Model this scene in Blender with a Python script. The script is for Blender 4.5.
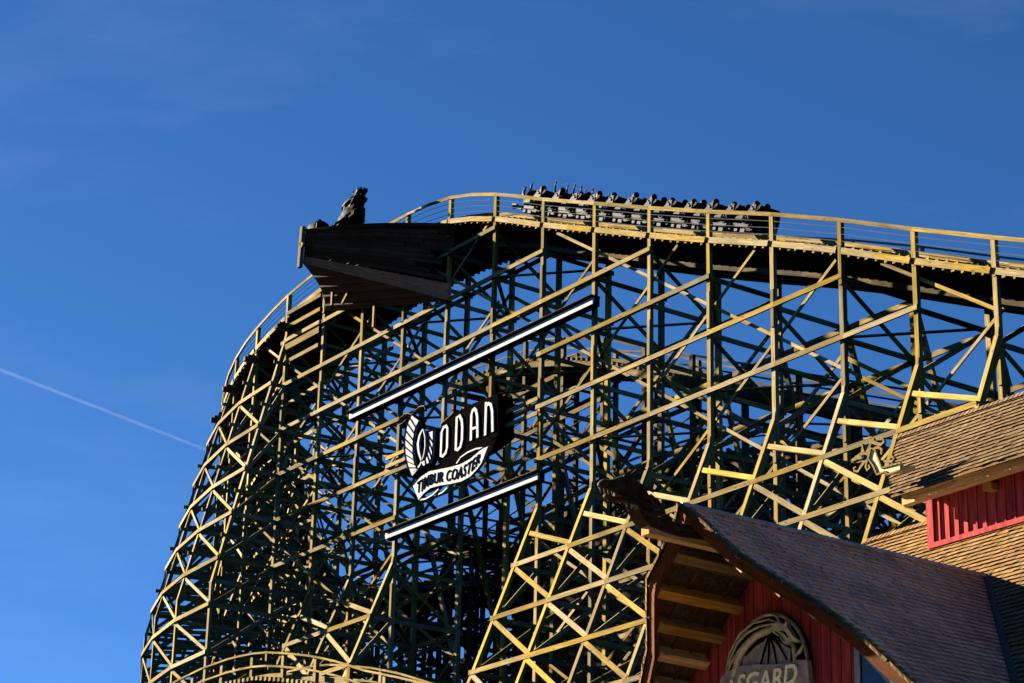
import bpy, bmesh, math, random
from mathutils import Vector, Matrix, Euler
random.seed(7)
R = math.radians
sc = bpy.context.scene
C = sc.collection
for o in list(bpy.data.objects): bpy.data.objects.remove(o)

# ------------------------------------------------------------------ camera
EYE = Vector((0, 0, 1.7))
FPX = 2361.806
PITCH, ROLL, AZ = R(20.627), R(-1.3913), R(-34.841)
cam = bpy.data.cameras.new('camera'); camo = bpy.data.objects.new('camera', cam); C.objects.link(camo)
cam.sensor_width = 36; cam.lens = 36*FPX/1024; cam.clip_start = .5; cam.clip_end = 60000
_F = Vector((0, math.cos(PITCH), math.sin(PITCH))); _X = Vector((1, 0, 0)); _U = Vector((0, -math.sin(PITCH), math.cos(PITCH)))
_X2 = math.cos(ROLL)*_X - math.sin(ROLL)*_U; _U2 = math.sin(ROLL)*_X + math.cos(ROLL)*_U
m = Matrix((_X2, _U2, -_F)).transposed().to_4x4(); m.translation = EYE
camo.matrix_world = m
sc.camera = camo

# site frame: s runs along the lift hill (towards the viewer's right), t away from the viewer, z up
ES = Vector((-math.sin(AZ), -math.cos(AZ), 0)); ET = Vector((-ES.y, ES.x, 0)); EZ = Vector((0, 0, 1))
P0 = Vector((-0.79770688*3.2, 27.05059678*3.2, 0))
SITE = math.atan2(ES.y, ES.x)
def W(s, t, z): return P0 + ES*s + ET*t + EZ*z

# ------------------------------------------------------------------ light
SUNL = Vector((-3.6, -1.0, 1.55)).normalized()
SUN = (ES*SUNL.x + ET*SUNL.y + EZ*SUNL.z).normalized()
EL = math.asin(SUN.z)
w = bpy.data.worlds.new('World'); sc.world = w; w.use_nodes = True
nt = w.node_tree; nt.nodes.clear()
out = nt.nodes.new('ShaderNodeOutputWorld'); bg = nt.nodes.new('ShaderNodeBackground'); sky = nt.nodes.new('ShaderNodeTexSky')
sky.sky_type = 'NISHITA'; sky.sun_disc = False; sky.sun_elevation = EL; sky.sun_rotation = math.atan2(SUN.x, SUN.y)
sky.altitude = 5000; sky.air_density = .75; sky.dust_density = 0.7; sky.ozone_density = 3.0
hs = nt.nodes.new('ShaderNodeHueSaturation'); hs.inputs['Saturation'].default_value = 1.18; hs.inputs['Hue'].default_value = .501; hs.inputs['Value'].default_value = .86
nt.links.new(sky.outputs[0], hs.inputs['Color'])
# a few faint wisps of high cirrus
wt = nt.nodes.new('ShaderNodeTexCoord'); wm = nt.nodes.new('ShaderNodeMapping'); wm.inputs['Rotation'].default_value = (.2, .6, .5); wm.inputs['Scale'].default_value = (2.2, 9, 9)
wn_ = nt.nodes.new('ShaderNodeTexNoise'); wn_.inputs['Scale'].default_value = 1.6; wn_.inputs['Detail'].default_value = 7; wn_.inputs['Roughness'].default_value = .6
wr = nt.nodes.new('ShaderNodeMapRange'); wr.inputs['From Min'].default_value = .53; wr.inputs['From Max'].default_value = .78; wr.inputs['To Max'].default_value = .05
wx = nt.nodes.new('ShaderNodeMix'); wx.data_type = 'RGBA'; wx.inputs['B'].default_value = (4.5, 5.2, 6.5, 1)
nt.links.new(wt.outputs['Generated'], wm.inputs[0]); nt.links.new(wm.outputs[0], wn_.inputs['Vector']); nt.links.new(wn_.outputs['Fac'], wr.inputs['Value']); nt.links.new(wr.outputs[0], wx.inputs['Factor'])
nt.links.new(hs.outputs[0], wx.inputs['A']); nt.links.new(wx.outputs['Result'], bg.inputs[0]); bg.inputs[1].default_value = .05
nt.links.new(bg.outputs[0], out.inputs[0])
sl = bpy.data.lights.new('sun', 'SUN'); sl.energy = 5.0; sl.angle = R(.5); sl.color = (1, .90, .72)
so = bpy.data.objects.new('sun', sl); C.objects.link(so); so.rotation_euler = SUN.to_track_quat('Z', 'Y').to_euler(); so.location = (-40, 20, 60)
sc.view_settings.view_transform = 'Standard'; sc.view_settings.look = 'None'; sc.view_settings.gamma = 1
sc.view_settings.exposure = 2.08
sc.render.engine = 'CYCLES'
sc.cycles.diffuse_bounces = 0

# ------------------------------------------------------------------ materials
def mat(name, col, rough=.75, var=.25, kind='plain', spec=.3, metal=0, scale=6, col2=None):
    m = bpy.data.materials.new(name); m.use_nodes = True; n = m.node_tree.nodes; l = m.node_tree.links
    b = n['Principled BSDF']; b.inputs['Roughness'].default_value = rough; b.inputs['Metallic'].default_value = metal
    b.inputs['Specular IOR Level'].default_value = spec if name in ('dark window glass', 'weathered grey shingles') else spec*.12
    tc = n.new('ShaderNodeTexCoord'); no = n.new('ShaderNodeTexNoise'); no.inputs['Detail'].default_value = 6; no.inputs['Roughness'].default_value = .62
    src = tc.outputs['Object']
    if kind in ('wood', 'shingle'):
        mp = n.new('ShaderNodeMapping'); mp.inputs['Scale'].default_value = (.9, 16, 16) if kind == 'wood' else (14, 1.5, 1)
        l.new(tc.outputs['UV'], mp.inputs[0]); src = mp.outputs[0]; no.inputs['Scale'].default_value = 1.0
    elif kind == 'paint':
        mp = n.new('ShaderNodeMapping'); mp.inputs['Scale'].default_value = (9, 9, .7)
        l.new(tc.outputs['Object'], mp.inputs[0]); src = mp.outputs[0]; no.inputs['Scale'].default_value = 1.2
    else: no.inputs['Scale'].default_value = scale
    l.new(src, no.inputs['Vector'])
    cr = n.new('ShaderNodeValToRGB'); e = cr.color_ramp.elements
    c2 = col2 or tuple(c*(1-var*1.6) for c in col)
    e[0].position = .3; e[0].color = (*c2, 1); e[1].position = .68; e[1].color = (*[min(1, c*(1+var*.6)) for c in col], 1)
    l.new(no.outputs['Fac'], cr.inputs[0]); last = cr.outputs[0]
    if kind in ('wood', 'shingle'):
        at = n.new('ShaderNodeAttribute'); at.attribute_name = 'rnd'
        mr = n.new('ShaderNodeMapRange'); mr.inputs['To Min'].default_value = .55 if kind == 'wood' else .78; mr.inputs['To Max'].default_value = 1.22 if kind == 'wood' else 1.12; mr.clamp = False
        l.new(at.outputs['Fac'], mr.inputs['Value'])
        mx = n.new('ShaderNodeMix'); mx.data_type = 'RGBA'; mx.blend_type = 'MULTIPLY'; mx.inputs['Factor'].default_value = 1
        l.new(last, mx.inputs['A']); l.new(mr.outputs[0], mx.inputs['B']); last = mx.outputs['Result']
        hv = n.new('ShaderNodeHueSaturation'); fr = n.new('ShaderNodeMath'); fr.operation = 'MULTIPLY'; fr.inputs[1].default_value = 7.31
        f2 = n.new('ShaderNodeMath'); f2.operation = 'FRACT'; fm = n.new('ShaderNodeMapRange'); fm.inputs['To Min'].default_value = .75 if kind == 'wood' else .92; fm.inputs['To Max'].default_value = 1.15 if kind == 'wood' else 1.06
        l.new(at.outputs['Fac'], fr.inputs[0]); l.new(fr.outputs[0], f2.inputs[0]); l.new(f2.outputs[0], fm.inputs['Value']); l.new(fm.outputs[0], hv.inputs['Saturation'])
        l.new(last, hv.inputs['Color']); last = hv.outputs[0]
        # large soft weather stains
        n2 = n.new('ShaderNodeTexNoise'); n2.inputs['Scale'].default_value = .8; n2.inputs['Detail'].default_value = 4
        l.new(tc.outputs['Object'], n2.inputs['Vector'])
        r2 = n.new('ShaderNodeMapRange'); r2.inputs['From Min'].default_value = .35; r2.inputs['From Max'].default_value = .65; r2.inputs['To Min'].default_value = .8; r2.inputs['To Max'].default_value = 1.1
        l.new(n2.outputs['Fac'], r2.inputs['Value'])
        m3 = n.new('ShaderNodeMix'); m3.data_type = 'RGBA'; m3.blend_type = 'MULTIPLY'; m3.inputs['Factor'].default_value = 1
        l.new(last, m3.inputs['A']); l.new(r2.outputs[0], m3.inputs['B']); last = m3.outputs['Result']
        if kind == 'wood':   # a few dark knots
            vo = n.new('ShaderNodeTexVoronoi'); vo.inputs['Scale'].default_value = 1
            mpk = n.new('ShaderNodeMapping'); mpk.inputs['Scale'].default_value = (1.4, 5, 5); l.new(tc.outputs['UV'], mpk.inputs[0]); l.new(mpk.outputs[0], vo.inputs['Vector'])
            rk = n.new('ShaderNodeMapRange'); rk.inputs['From Min'].default_value = .05; rk.inputs['From Max'].default_value = .16; rk.inputs['To Min'].default_value = .35; rk.inputs['To Max'].default_value = 1
            l.new(vo.outputs['Distance'], rk.inputs['Value'])
            m4 = n.new('ShaderNodeMix'); m4.data_type = 'RGBA'; m4.blend_type = 'MULTIPLY'; m4.inputs['Factor'].default_value = 1
            l.new(last, m4.inputs['A']); l.new(rk.outputs[0], m4.inputs['B']); last = m4.outputs['Result']
    l.new(last, b.inputs['Base Color'])
    bp = n.new('ShaderNodeBump'); bp.inputs['Strength'].default_value = .35; bp.inputs['Distance'].default_value = .01
    l.new(no.outputs['Fac'], bp.inputs['Height']); l.new(bp.outputs[0], b.inputs['Normal'])
    return m
M = {}
M['timber'] = mat('treated timber', (.51, .35, .112), .8, .3, 'wood', .15)
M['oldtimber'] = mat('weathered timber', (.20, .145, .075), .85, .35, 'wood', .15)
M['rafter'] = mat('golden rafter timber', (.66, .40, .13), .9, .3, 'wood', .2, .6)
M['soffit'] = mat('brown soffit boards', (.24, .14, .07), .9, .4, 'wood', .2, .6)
M['prow'] = mat('brown tarred planks', (.075, .054, .033), .9, .4, 'wood', .2, .5)
M['shingle'] = mat('cedar shingles', (.36, .20, .075), .85, .3, 'shingle', .1, col2=(.17, .095, .045))
M['greyshingle'] = mat('weathered grey shingles', (.92, .68, .48), .5, .15, 'shingle', .9, .7, col2=(.66, .47, .33))
M['red'] = mat('red painted boards', (.56, .095, .085), .9, .35, 'paint', .2, .6, col2=(.28, .038, .042))
M['white'] = mat('white paint', (.70, .69, .64), .8, .10, 'plain', .3)
M['black'] = mat('black paint', (.006, .0055, .0055), .9, .3, 'plain', .0)
M['dark'] = mat('dark carved wood', (.010, .008, .006), .6, .4, 'plain', .3, scale=9)
M['wale'] = mat('brown wale timber', (.26, .17, .08), .9, .3, 'wood', .2, .6)
M['steel'] = mat('dull steel', (.16, .165, .17), .6, .15, 'plain', .4, 0)
M['car'] = mat('black car leather', (.016, .014, .013), .5, .3, 'plain', .35, scale=12)
M['silver'] = mat('silver car trim', (.15, .145, .13), .6, .3, 'plain', .4, 0)
M['gold'] = mat('gilded carving', (.33, .23, .08), .8, .3, 'plain', .4, scale=14)
M['bronze'] = mat('pale bronze relief', (.55, .48, .29), .8, .35, 'plain', .4, .7, scale=10)
M['panel'] = mat('grey brown plaque', (.40, .34, .28), .8, .3, 'plain', .3, .7, scale=8)
M['deepdark'] = mat('plaque ground', (.02, .017, .014), .7, .3)
M['blue'] = mat('blue grey paint', (.34, .42, .46), .8, .15, 'plain', .3, .5)
M['glass'] = mat('dark window glass', (.02, .025, .03), .08, .1, 'plain', .5)
M['lead'] = mat('grey lead flashing', (.075, .066, .06), .55, .25, 'plain', .4)
M['ground'] = mat('asphalt', (.045, .045, .04), .9, .3, 'plain', .2, scale=.6)
M['skin'] = mat('skin', (.58, .31, .20), .6, .08)
def cloth(i, c): M['cloth%d' % i] = mat('cloth %d' % i, c, .85, .2)
CLOTH = [(.02, .02, .025), (.03, .06, .25), (.32, .035, .03), (.14, .14, .15), (.60, .57, .52), (.06, .09, .05)]
for i, c in enumerate(CLOTH): cloth(i, c)
HAIR = [(.015, .011, .008), (.09, .036, .016), (.25, .15, .06)]
for i, c in enumerate(HAIR): M['hair%d' % i] = mat('hair %d' % i, c, .6, .3)

# ------------------------------------------------------------------ mesh helpers
class MB:
    """collects boxes, beams, ribbons and prisms given in site coordinates (s, t, z)"""
    def __init__(self): self.v = []; self.f = []; self.uv = []; self.r = []
    def quad(self, idx, uv, r): self.f.append(idx); self.uv.append(uv); self.r.append(r)
    def hexa(self, P, r=None, L=1., ends=True):
        # P: 8 points, first four = start section, last four = end section
        r = random.random() if r is None else r
        b = len(self.v); self.v += [Vector(p) for p in P]; o = random.random()*40
        per = [(P[1]-P[0]).length, (P[2]-P[1]).length, (P[3]-P[2]).length, (P[0]-P[3]).length]; a = random.random()*40
        for i in range(4):
            j = (i+1) % 4
            self.quad((b+i, b+j, b+4+j, b+4+i), [(o, a), (o, a+per[i]), (o+L, a+per[i]), (o+L, a)], r); a += per[i]
        if ends:
            self.quad((b+3, b+2, b+1, b), [(o, a), (o+.1, a), (o+.1, a+.1), (o, a+.1)], r)
            self.quad((b+4, b+5, b+6, b+7), [(o, a), (o+.1, a), (o+.1, a+.1), (o, a+.1)], r)
    def beam(self, a, b, wd, dp, side=(0, 1, 0), r=None):
        """wd measured along `side`, dp along the third axis"""
        a = Vector(a); b = Vector(b); d = b-a; L = d.length
        if L < 1e-4: return
        d /= L; sd = Vector(side); sd = sd-d*sd.dot(d)
        if sd.length < 1e-3: sd = Vector((1, 0, 0))-d*d.x
        sd.normalize(); u = d.cross(sd)
        x = sd*wd/2; y = u*dp/2
        self.hexa([a-x-y, a+x-y, a+x+y, a-x+y, b-x-y, b+x-y, b+x+y, b-x+y], r, L)
    def box(self, s0, s1, t0, t1, z0, z1, r=None):
        V = Vector
        self.hexa([V((s0, t0, z0)), V((s1, t0, z0)), V((s1, t1, z0)), V((s0, t1, z0)), V((s0, t0, z1)), V((s1, t0, z1)), V((s1, t1, z1)), V((s0, t1, z1))], r, z1-z0)
    def tube(self, pts, rad, n=6, closed=False):
        pts = [Vector(p) for p in pts]; rs = rad if isinstance(rad, (list, tuple)) else [rad]*len(pts)
        b = len(self.v); N = len(pts); r = random.random(); up = Vector((0, 0, 1))
        for i, p in enumerate(pts):
            if closed: d = pts[(i+1) % N]-pts[i-1]
            else: d = pts[min(i+1, N-1)]-pts[max(i-1, 0)]
            d.normalize(); x = d.cross(up)
            if x.length < .05: x = d.cross(Vector((0, 1, 0)))
            x.normalize(); y = x.cross(d)
            for k in range(n):
                a = 2*math.pi*k/n; self.v.append(p+(x*math.cos(a)+y*math.sin(a))*rs[i])
        for i in range(N if closed else N-1):
            for k in range(n):
                k2 = (k+1) % n; i2 = (i+1) % N
                self.quad((b+i*n+k, b+i*n+k2, b+i2*n+k2, b+i2*n+k), [(i, k), (i, k+1), (i+1, k+1), (i+1, k)], r)
        if not closed:
            self.quad(tuple(b+k for k in reversed(range(n))), [(0, 0)]*n, r); self.quad(tuple(b+(N-1)*n+k for k in range(n)), [(0, 0)]*n, r)
    def prism(self, pts, d, r=None):
        """planar polygon pts extruded by vector d (front face keeps pts)"""
        pts = [Vector(p) for p in pts]; d = Vector(d); n = len(pts); b = len(self.v); r = random.random() if r is None else r
        self.v += pts+[p+d for p in pts]
        self.quad(tuple(range(b, b+n)), [(p.x, p.z) for p in pts], r); self.quad(tuple(reversed(range(b+n, b+2*n))), [(p.x, p.z) for p in reversed(pts)], r)
        for i in range(n):
            j = (i+1) % n; L = (pts[j]-pts[i]).length
            self.quad((b+i, b+n+i, b+n+j, b+j), [(0, 0), (0, d.length), (L, d.length), (L, 0)], r)
    def ribbon(self, pts, wd, t, th, closed=False):
        """flat stroke in an (s, z) plane at t, width wd (number or list), thickness th towards +t"""
        P = [Vector((p[0], p[1])) for p in pts]; N = len(P); ws = wd if isinstance(wd, (list, tuple)) else [wd]*N
        Lf, Rt = [], []
        for i, p in enumerate(P):
            d = (P[(i+1) % N]-P[i-1]) if closed else (P[min(i+1, N-1)]-P[max(i-1, 0)])
            d.normalize(); nn = Vector((-d.y, d.x))*ws[i]/2
            Lf.append(p+nn); Rt.append(p-nn)
        rr = random.random(); V = lambda q, tt: Vector((q.x, tt, q.y))
        for i in range(N if closed else N-1):
            j = (i+1) % N
            self.hexa([V(Lf[i], t), V(Rt[i], t), V(Rt[i], t+th), V(Lf[i], t+th), V(Lf[j], t), V(Rt[j], t), V(Rt[j], t+th), V(Lf[j], t+th)], rr, .2, ends=(not closed) and (i in (0, N-2)))
    def loft(self, rings):
        n = len(rings[0]); b = len(self.v); r = random.random()
        for g in rings: self.v += [Vector(p) for p in g]
        for i in range(len(rings)-1):
            for k in range(n):
                k2 = (k+1) % n
                self.quad((b+i*n+k, b+i*n+k2, b+(i+1)*n+k2, b+(i+1)*n+k), [(i, k), (i, k+1), (i+1, k+1), (i+1, k)], r)
        self.quad(tuple(b+k for k in reversed(range(n))), [(0, 0)]*n, r); q = b+(len(rings)-1)*n; self.quad(tuple(q+k for k in range(n)), [(0, 0)]*n, r)
    def build(self, name, m, parent=None, base=None, smooth=False, kind=None):
        """base: site coordinates of the thing's origin; without a parent the mesh is its own thing there"""
        base = Vector(base if base is not None else (parent['_b'] if parent else (0, 0, 0)))
        me = bpy.data.meshes.new(name); me.from_pydata([tuple(v-base) for v in self.v], [], self.f)
        uvl = me.uv_layers.new(name='UVMap'); i = 0
        flat = []
        for u in self.uv:
            for q in u: flat += [q[0], q[1]]
        uvl.data.foreach_set('uv', flat)
        at = me.attributes.new('rnd', 'FLOAT', 'FACE'); at.data.foreach_set('value', self.r)
        bm = bmesh.new(); bm.from_mesh(me); bmesh.ops.recalc_face_normals(bm, faces=bm.faces); bm.to_mesh(me); bm.free()
        if smooth: me.polygons.foreach_set('use_smooth', [True]*len(me.polygons))
        me.materials.append(m if not isinstance(m, str) else M[m])
        o = bpy.data.objects.new(name, me); C.objects.link(o)
        if parent: o.parent = parent
        else: o.location = W(*base); o.rotation_euler = (0, 0, SITE)
        if kind: o['kind'] = kind
        o['_b'] = list(base)
        return o
def tag(o, label=None, cat=None, group=None, kind=None):
    if label: o['label'] = label
    if cat: o['category'] = cat
    if group: o['group'] = group
    if kind: o['kind'] = kind
    return o
def thing(name, base, label, cat, group=None):
    o = bpy.data.objects.new(name, None); C.objects.link(o); o.location = W(*base); o.rotation_euler = (0, 0, SITE); o.empty_display_size = .3
    o['_b'] = list(base); return tag(o, label, cat, group)
def one(name, m, draw, parent, kind=None, smooth=False):
    b = MB(); draw(b); return b.build(name, m, parent, kind=kind, smooth=smooth)
def interp(x, X, Y):
    if x <= X[0]: return Y[0]
    for i in range(len(X)-1):
        if x <= X[i+1]: f = (x-X[i])/(X[i+1]-X[i]); return Y[i]*(1-f)+Y[i+1]*f
    return Y[-1]

# ------------------------------------------------------------------ ground
g = MB(); g.v = [Vector(p) for p in ((-9000, -9000, 0), (9000, -9000, 0), (9000, 9000, 0), (-9000, 9000, 0))]
g.quad((0, 1, 2, 3), [(0, 0), (1, 0), (1, 1), (0, 1)], .5); tag(g.build('ground', 'ground'), kind='structure')
M['bounce_paving'] = mat('pale concrete paving', (.42, .37, .30), .9, .2, 'plain', .2, scale=1.5)  # unseen pale sheet, added to bounce sunlight onto the hall front
g = MB(); g.v = [Vector(p) for p in ((-30, -75, .004), (110, -75, .004), (110, -21.9, .004), (-30, -21.9, .004))]
g.quad((0, 1, 2, 3), [(0, 0), (1, 0), (1, 1), (0, 1)], .5); tag(g.build('bounce_plaza', 'bounce_paving'), kind='structure')

# unseen wooded ring, added to block low sky light and deepen shade
hv_ = MB(); NH = 160; rr_ = random.Random(3)
M['blocker_forest'] = mat('dark blocker hillside', (.045, .07, .03), .95, .5, 'plain', .1, scale=.02)
hh = [95+14*math.sin(k*.21)+9*math.sin(k*.57+1)+4*rr_.random() for k in range(NH)]
for ring, (rad, f) in enumerate(((480, 0), (540, .45), (600, .85), (660, 1.0), (800, 1.02), (1200, 0))):
    for k in range(NH):
        a = 2*math.pi*k/NH; hv_.v.append(Vector((rad*math.cos(a), 60+rad*math.sin(a), hh[k]*f*(1+.04*rr_.random())-.5*(f == 0))))
for ring in range(5):
    for k in range(NH):
        k2 = (k+1) % NH; hv_.quad((ring*NH+k, ring*NH+k2, (ring+1)*NH+k2, (ring+1)*NH+k), [(0, 0)]*4, .5)
tag(hv_.build('sky_blocker_hills', 'blocker_forest', None, (0, 0, 0), smooth=True), kind='structure')
# ------------------------------------------------------------------ the big coaster
BAY = 3.2; U0 = 12.3; RAD = 24.8
def pos(j, l):
    """bent j (may be fractional) counted along the ride from the straight lift round the turn, l metres inwards from the outer post row"""
    u = BAY*j
    if u <= U0: return (-u, l)
    a = (u-U0)/RAD
    return (-U0-(RAD-l)*math.sin(a), RAD-(RAD-l)*math.cos(a))
ZX = [-15, -9, -8, -7, -6, -5, -4, -3, -2, -1, 0, 1, 2.2, 3, 3.8, 4.8, 5.8, 6.8, 8, 9, 10, 11, 12, 13, 14, 15, 16, 18, 22]
ZY = [20.1, 28, 29.35, 30.75, 32.05, 33.25, 34.5, 35.8, 37.08, 38.42, 39.4, 39.76, 39.8, 39.62, 39.3, 38.75, 38.35, 37.9, 37.3, 36.8, 35.8, 34, 31.2, 27.4, 23, 18.6, 14.5, 8, 5]
def zd(j):
    if j <= ZX[0] or j >= ZX[-1]: return interp(j, ZX, ZY)
    i = max(k for k in range(len(ZX)-1) if ZX[k] <= j); h = ZX[i+1]-ZX[i]; f = (j-ZX[i])/h
    sl_ = lambda k: (ZY[min(k+1, len(ZX)-1)]-ZY[max(k-1, 0)])/(ZX[min(k+1, len(ZX)-1)]-ZX[max(k-1, 0)])
    return ZY[i]*(1-3*f*f+2*f**3)+ZY[i+1]*(3*f*f-2*f**3)+h*sl_(i)*f*(1-f)**2-h*sl_(i+1)*f*f*(1-f)
def tang(j):
    a = pos(j-.05, 0); b = pos(j+.05, 0); d = Vector((b[0]-a[0], b[1]-a[1], 0)); return d.normalized()
def inw(j):
    a = pos(j, 0); b = pos(j, 1); return Vector((b[0]-a[0], b[1]-a[1], 0)).normalized()
def P(j, l, z): x = pos(j, l); return Vector((x[0], x[1], z))
LEV0, DZ = 31.81, 2.04
LV = [LEV0+DZ*i for i in range(-10, 5)]
ZK = 25.9
def out_off(j, z):
    """outer batter offset (outwards = negative l)"""
    if j >= 4: return -.243*(38.3-max(z, 26.6)) if z < 38.3 else 0
    return -.41*(ZK-z) if z < ZK else 0
J0, J1 = -12, 20
base = (0, 0, 0)
coaster = thing('wooden_coaster', base, 'tall timber trestle of the wooden coaster, rising lift hill and turn covered in crossed beams', 'roller coaster')
def jit(a=.012): return random.uniform(-a, a)
# posts of the lit outer row
OPEN = (-1, 0)
for j in range(J0, 10):
    b = MB(); zt = zd(j)+.98; cuts = [0, 14.0, 19.3+jit(1), 25.2+jit(1), 30.3+jit(1.2), 36.2+jit(1), 99]
    last = 30.55 if j in OPEN else 0
    for c in cuts[1:]:
        c2 = min(c, zt)
        if c2 > last: b.beam(P(j, 0, last), P(j, 0, c2), .15, .17+jit(), inw(j)); last = c2
    for z in (29.5, 34.0, 24, 38.5):   # splice plates standing proud on the face
        if z < zt-1.5 and random.random() < .8 and not (j in OPEN and z < 32): q = P(j, -.105, z+jit(.5)); b.beam(q-tang(j)*.05, q-tang(j)*.05+EZ*1.3, .065, .14, inw(j))
    b.build('post', 'timber', coaster)
# inner row
rear = MB()
for j in range(J0, J1):
    b = MB(); zt = zd(j)-.15
    b.beam(P(j, 3.05, 0), P(j, 3.05, zt), .16, .2, inw(j))
    if -8 <= j <= 9: b.build('post', 'timber', coaster)
    else: rear.v, off = rear.v+b.v, len(rear.v); rear.f += [tuple(i+off for i in f) for f in b.f]; rear.uv += b.uv; rear.r += b.r
for j in range(10, J1):
    rear.beam(P(j, 0, 0), P(j, 0, zd(j)-.1), .16, .2, inw(j))
    rear.beam(P(j, 1.5, 0), P(j, 1.5, zd(j)-.3), .14, .16, inw(j))
rear.build('post', 'timber', coaster, kind='stuff')
# outrigger legs
for j in range(J0, 4):
    if j in OPEN: continue
    b = MB(); a = P(j, 0.03, ZK+.55); k = P(j, -.06, ZK); lo = P(j, out_off(j, 8), 8)
    b.beam(a, k, .12, .13, inw(j)); b.beam(k, P(j, out_off(j, 16.5), 16.5), .13, .17, inw(j)); b.beam(P(j, out_off(j, 16.5), 16.5), P(j, out_off(j, 8), 0), .13, .17, inw(j))
    b.build('outrigger_leg', 'timber', coaster)
for j in range(4, 11):
    b = MB(); pts = [38.3, 33.2, 29.7, 26.6, 0]; pts[0] = min(38.3, zd(j)-.2)
    for a, c in zip(pts, pts[1:]): b.beam(P(j, out_off(j, a), a), P(j, out_off(j, c), c), .13, .17, inw(j))
    b.build('outrigger_leg', 'timber', coaster)
# ledgers on the outer row, two or three bays a board
def ledger_run(z, ja, jb, offs, wd=.075, dp=.165, proud=.115, name='ledger', step=3):
    j = ja; k = 0
    while j < jb-.01:
        j2 = min(jb, j+(step if k else random.choice((2, 3)))); k += 1
        b = MB()
        for a in [j+i for i in range(int(math.ceil(j2-j)))]:
            c = min(a+1, j2)
            zz = z+jit(.008)
            b.beam(P(a, offs(a)-proud, zz), P(c, offs(c)-proud, zz), wd, dp, inw(a))
        b.build(name, 'timber', coaster); j = j2
def jstart(z):   # first bent (from the right) where the lift hill is higher than z
    for j in range(J0, 8):
        if zd(j)-.35 > z: return j-.04
    return 8
for z in LV:
    if z < 15: continue
    ja = jstart(z)
    fo = (lambda a, z=z: out_off(3, z)) if z < ZK else (lambda a: 0)
    if 25 < z < ZK: pass
    elif z < 32.4: ledger_run(z, max(ja, -9), -1.96, fo, step=4); ledger_run(z, .96, 3.05 if z < ZK else 4.1, fo, step=4)
    else: ledger_run(z, max(ja, -9), 4.1 if z < 39 else 4, fo, step=4)
    if 18 < z < 37.5: ledger_run(z, 3.97, 9.0, lambda a, z=z: out_off(4, z), name='ledger', step=5)
# crossing braces of the outer row: nodes at mid height between ledgers, chequered
rest = MB()
nb = 0
def brace(j, i, dirn):
    """from bent j, node i, one bay towards the right (-j) going down (dirn=-1) or up"""
    a = P(j, .115, LEV0+DZ/2+DZ*i); c = P(j-1, .115, LEV0+DZ/2+DZ*(i+dirn))
    return a, c
cnt = [0]
for i in range(-7, 4):
    for j in range(-8, 6):
        for dirn in (-1, 1):
            if (j+i) % 2: continue
            a, c = brace(j, i, dirn)
            if j in (-1, 0, 1) and min(a.z, c.z) < 32.2: continue
            if a.z > zd(j)-.5 and c.z > zd(j-1)-.3: continue
            for it in range(40):   # end boards where they meet the deck
                ja_, jc_ = -a.x/BAY, -c.x/BAY
                if j <= 3 and a.z > zd(ja_)-.3: a = a+(c-a)*.08
                if j <= 3 and c.z > zd(jc_)-.3: c = c+(a-c)*.08
            if (a-c).length < 1.3: continue
            if dirn == 1 and random.random() < .22: continue
            if dirn == 1: a = a+Vector((0, .05, 0)); c = c+Vector((0, .05, 0))
            e = (c-a)*.03
            if cnt[0] < 100 and a.z > 20: b = MB(); b.beam(a-e, c+e, .05, .11, inw(j)); b.build('brace', 'timber', coaster); cnt[0] += 1
            else: rest.beam(a-e, c+e, .05, .125, inw(j))
rest.build('brace', 'timber', coaster, kind='stuff')
# outrigger braces (one falling board in each panel)
for k, z in enumerate(LV):
    if 16 < z < ZK:
        for j in range(-8, 4):
            if j in (-1, 0, 1): continue
            z1 = z-.08-.0; z0 = z-DZ+.12
            b = MB(); a = P(j, out_off(3, z1)-.06, z1); c = P(j-1, out_off(3, z0)-.06, z0)
            if z > 25: a = P(j, out_off(3, 24.95)-.06, 24.95); c = P(j-1, out_off(3, z-DZ+.15)-.06, z-DZ+.15)
            b.beam(a, c, .06, .175, (0, 1, -.4)); b.build('outrigger_brace', 'timber', coaster)
ob = MB()
for z in LV:
    if 20 < z < 37.5:
        for j in range(5, 9):
            a = P(j, out_off(5, z)-.05, z-.1); c = P(j-1, out_off(5, z-DZ)-.05, z-DZ+.1)
            b = MB(); b.beam(a, c, .05, .15, inw(j)); b.build('outrigger_brace', 'timber', coaster)
# inside framing: cross bents, inner row ledgers and braces
br = MB(); il = MB()
for j in range(J0, J1):
    n = inw(j); zt = zd(j)
    for i, z in enumerate(LV):
        if z > zt-.7 or z < 13 or (j in OPEN and z < 29): continue
        o0 = out_off(max(j, -20), z) if j < 11 else -.243*(38.3-max(z, 26.6))*.5
        br.beam(P(j, o0, z-.02), P(j, 3.3, z-.02), .17, .055, EZ)
        if z+DZ < zt:
            lo, hi = (0, 3.05) if i % 2 else (3.05, 0)
            br.beam(P(j, lo, z)+tang(j)*.09, P(j, hi, z+DZ)+tang(j)*.09, .15, .05, EZ)
            if j >= 2: br.beam(P(j, hi, z)-tang(j)*.09, P(j, lo, z+DZ)-tang(j)*.09, .15, .05, EZ); br.beam(P(j, o0, z+DZ*.5), P(j, 3.2, z+DZ*.5), .15, .05, EZ)
            if o0 < -.3: br.beam(P(j, o0, z)-tang(j)*.08, P(j, 0, z+DZ)-tang(j)*.08, .16, .05, EZ)
    # inner rear outriggers
    if j < 12: br.beam(P(j, 3.1, min(30, zt-1)), P(j, 3.1+.3*min(30, zt-1), 0), .14, .17, n)
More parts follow.
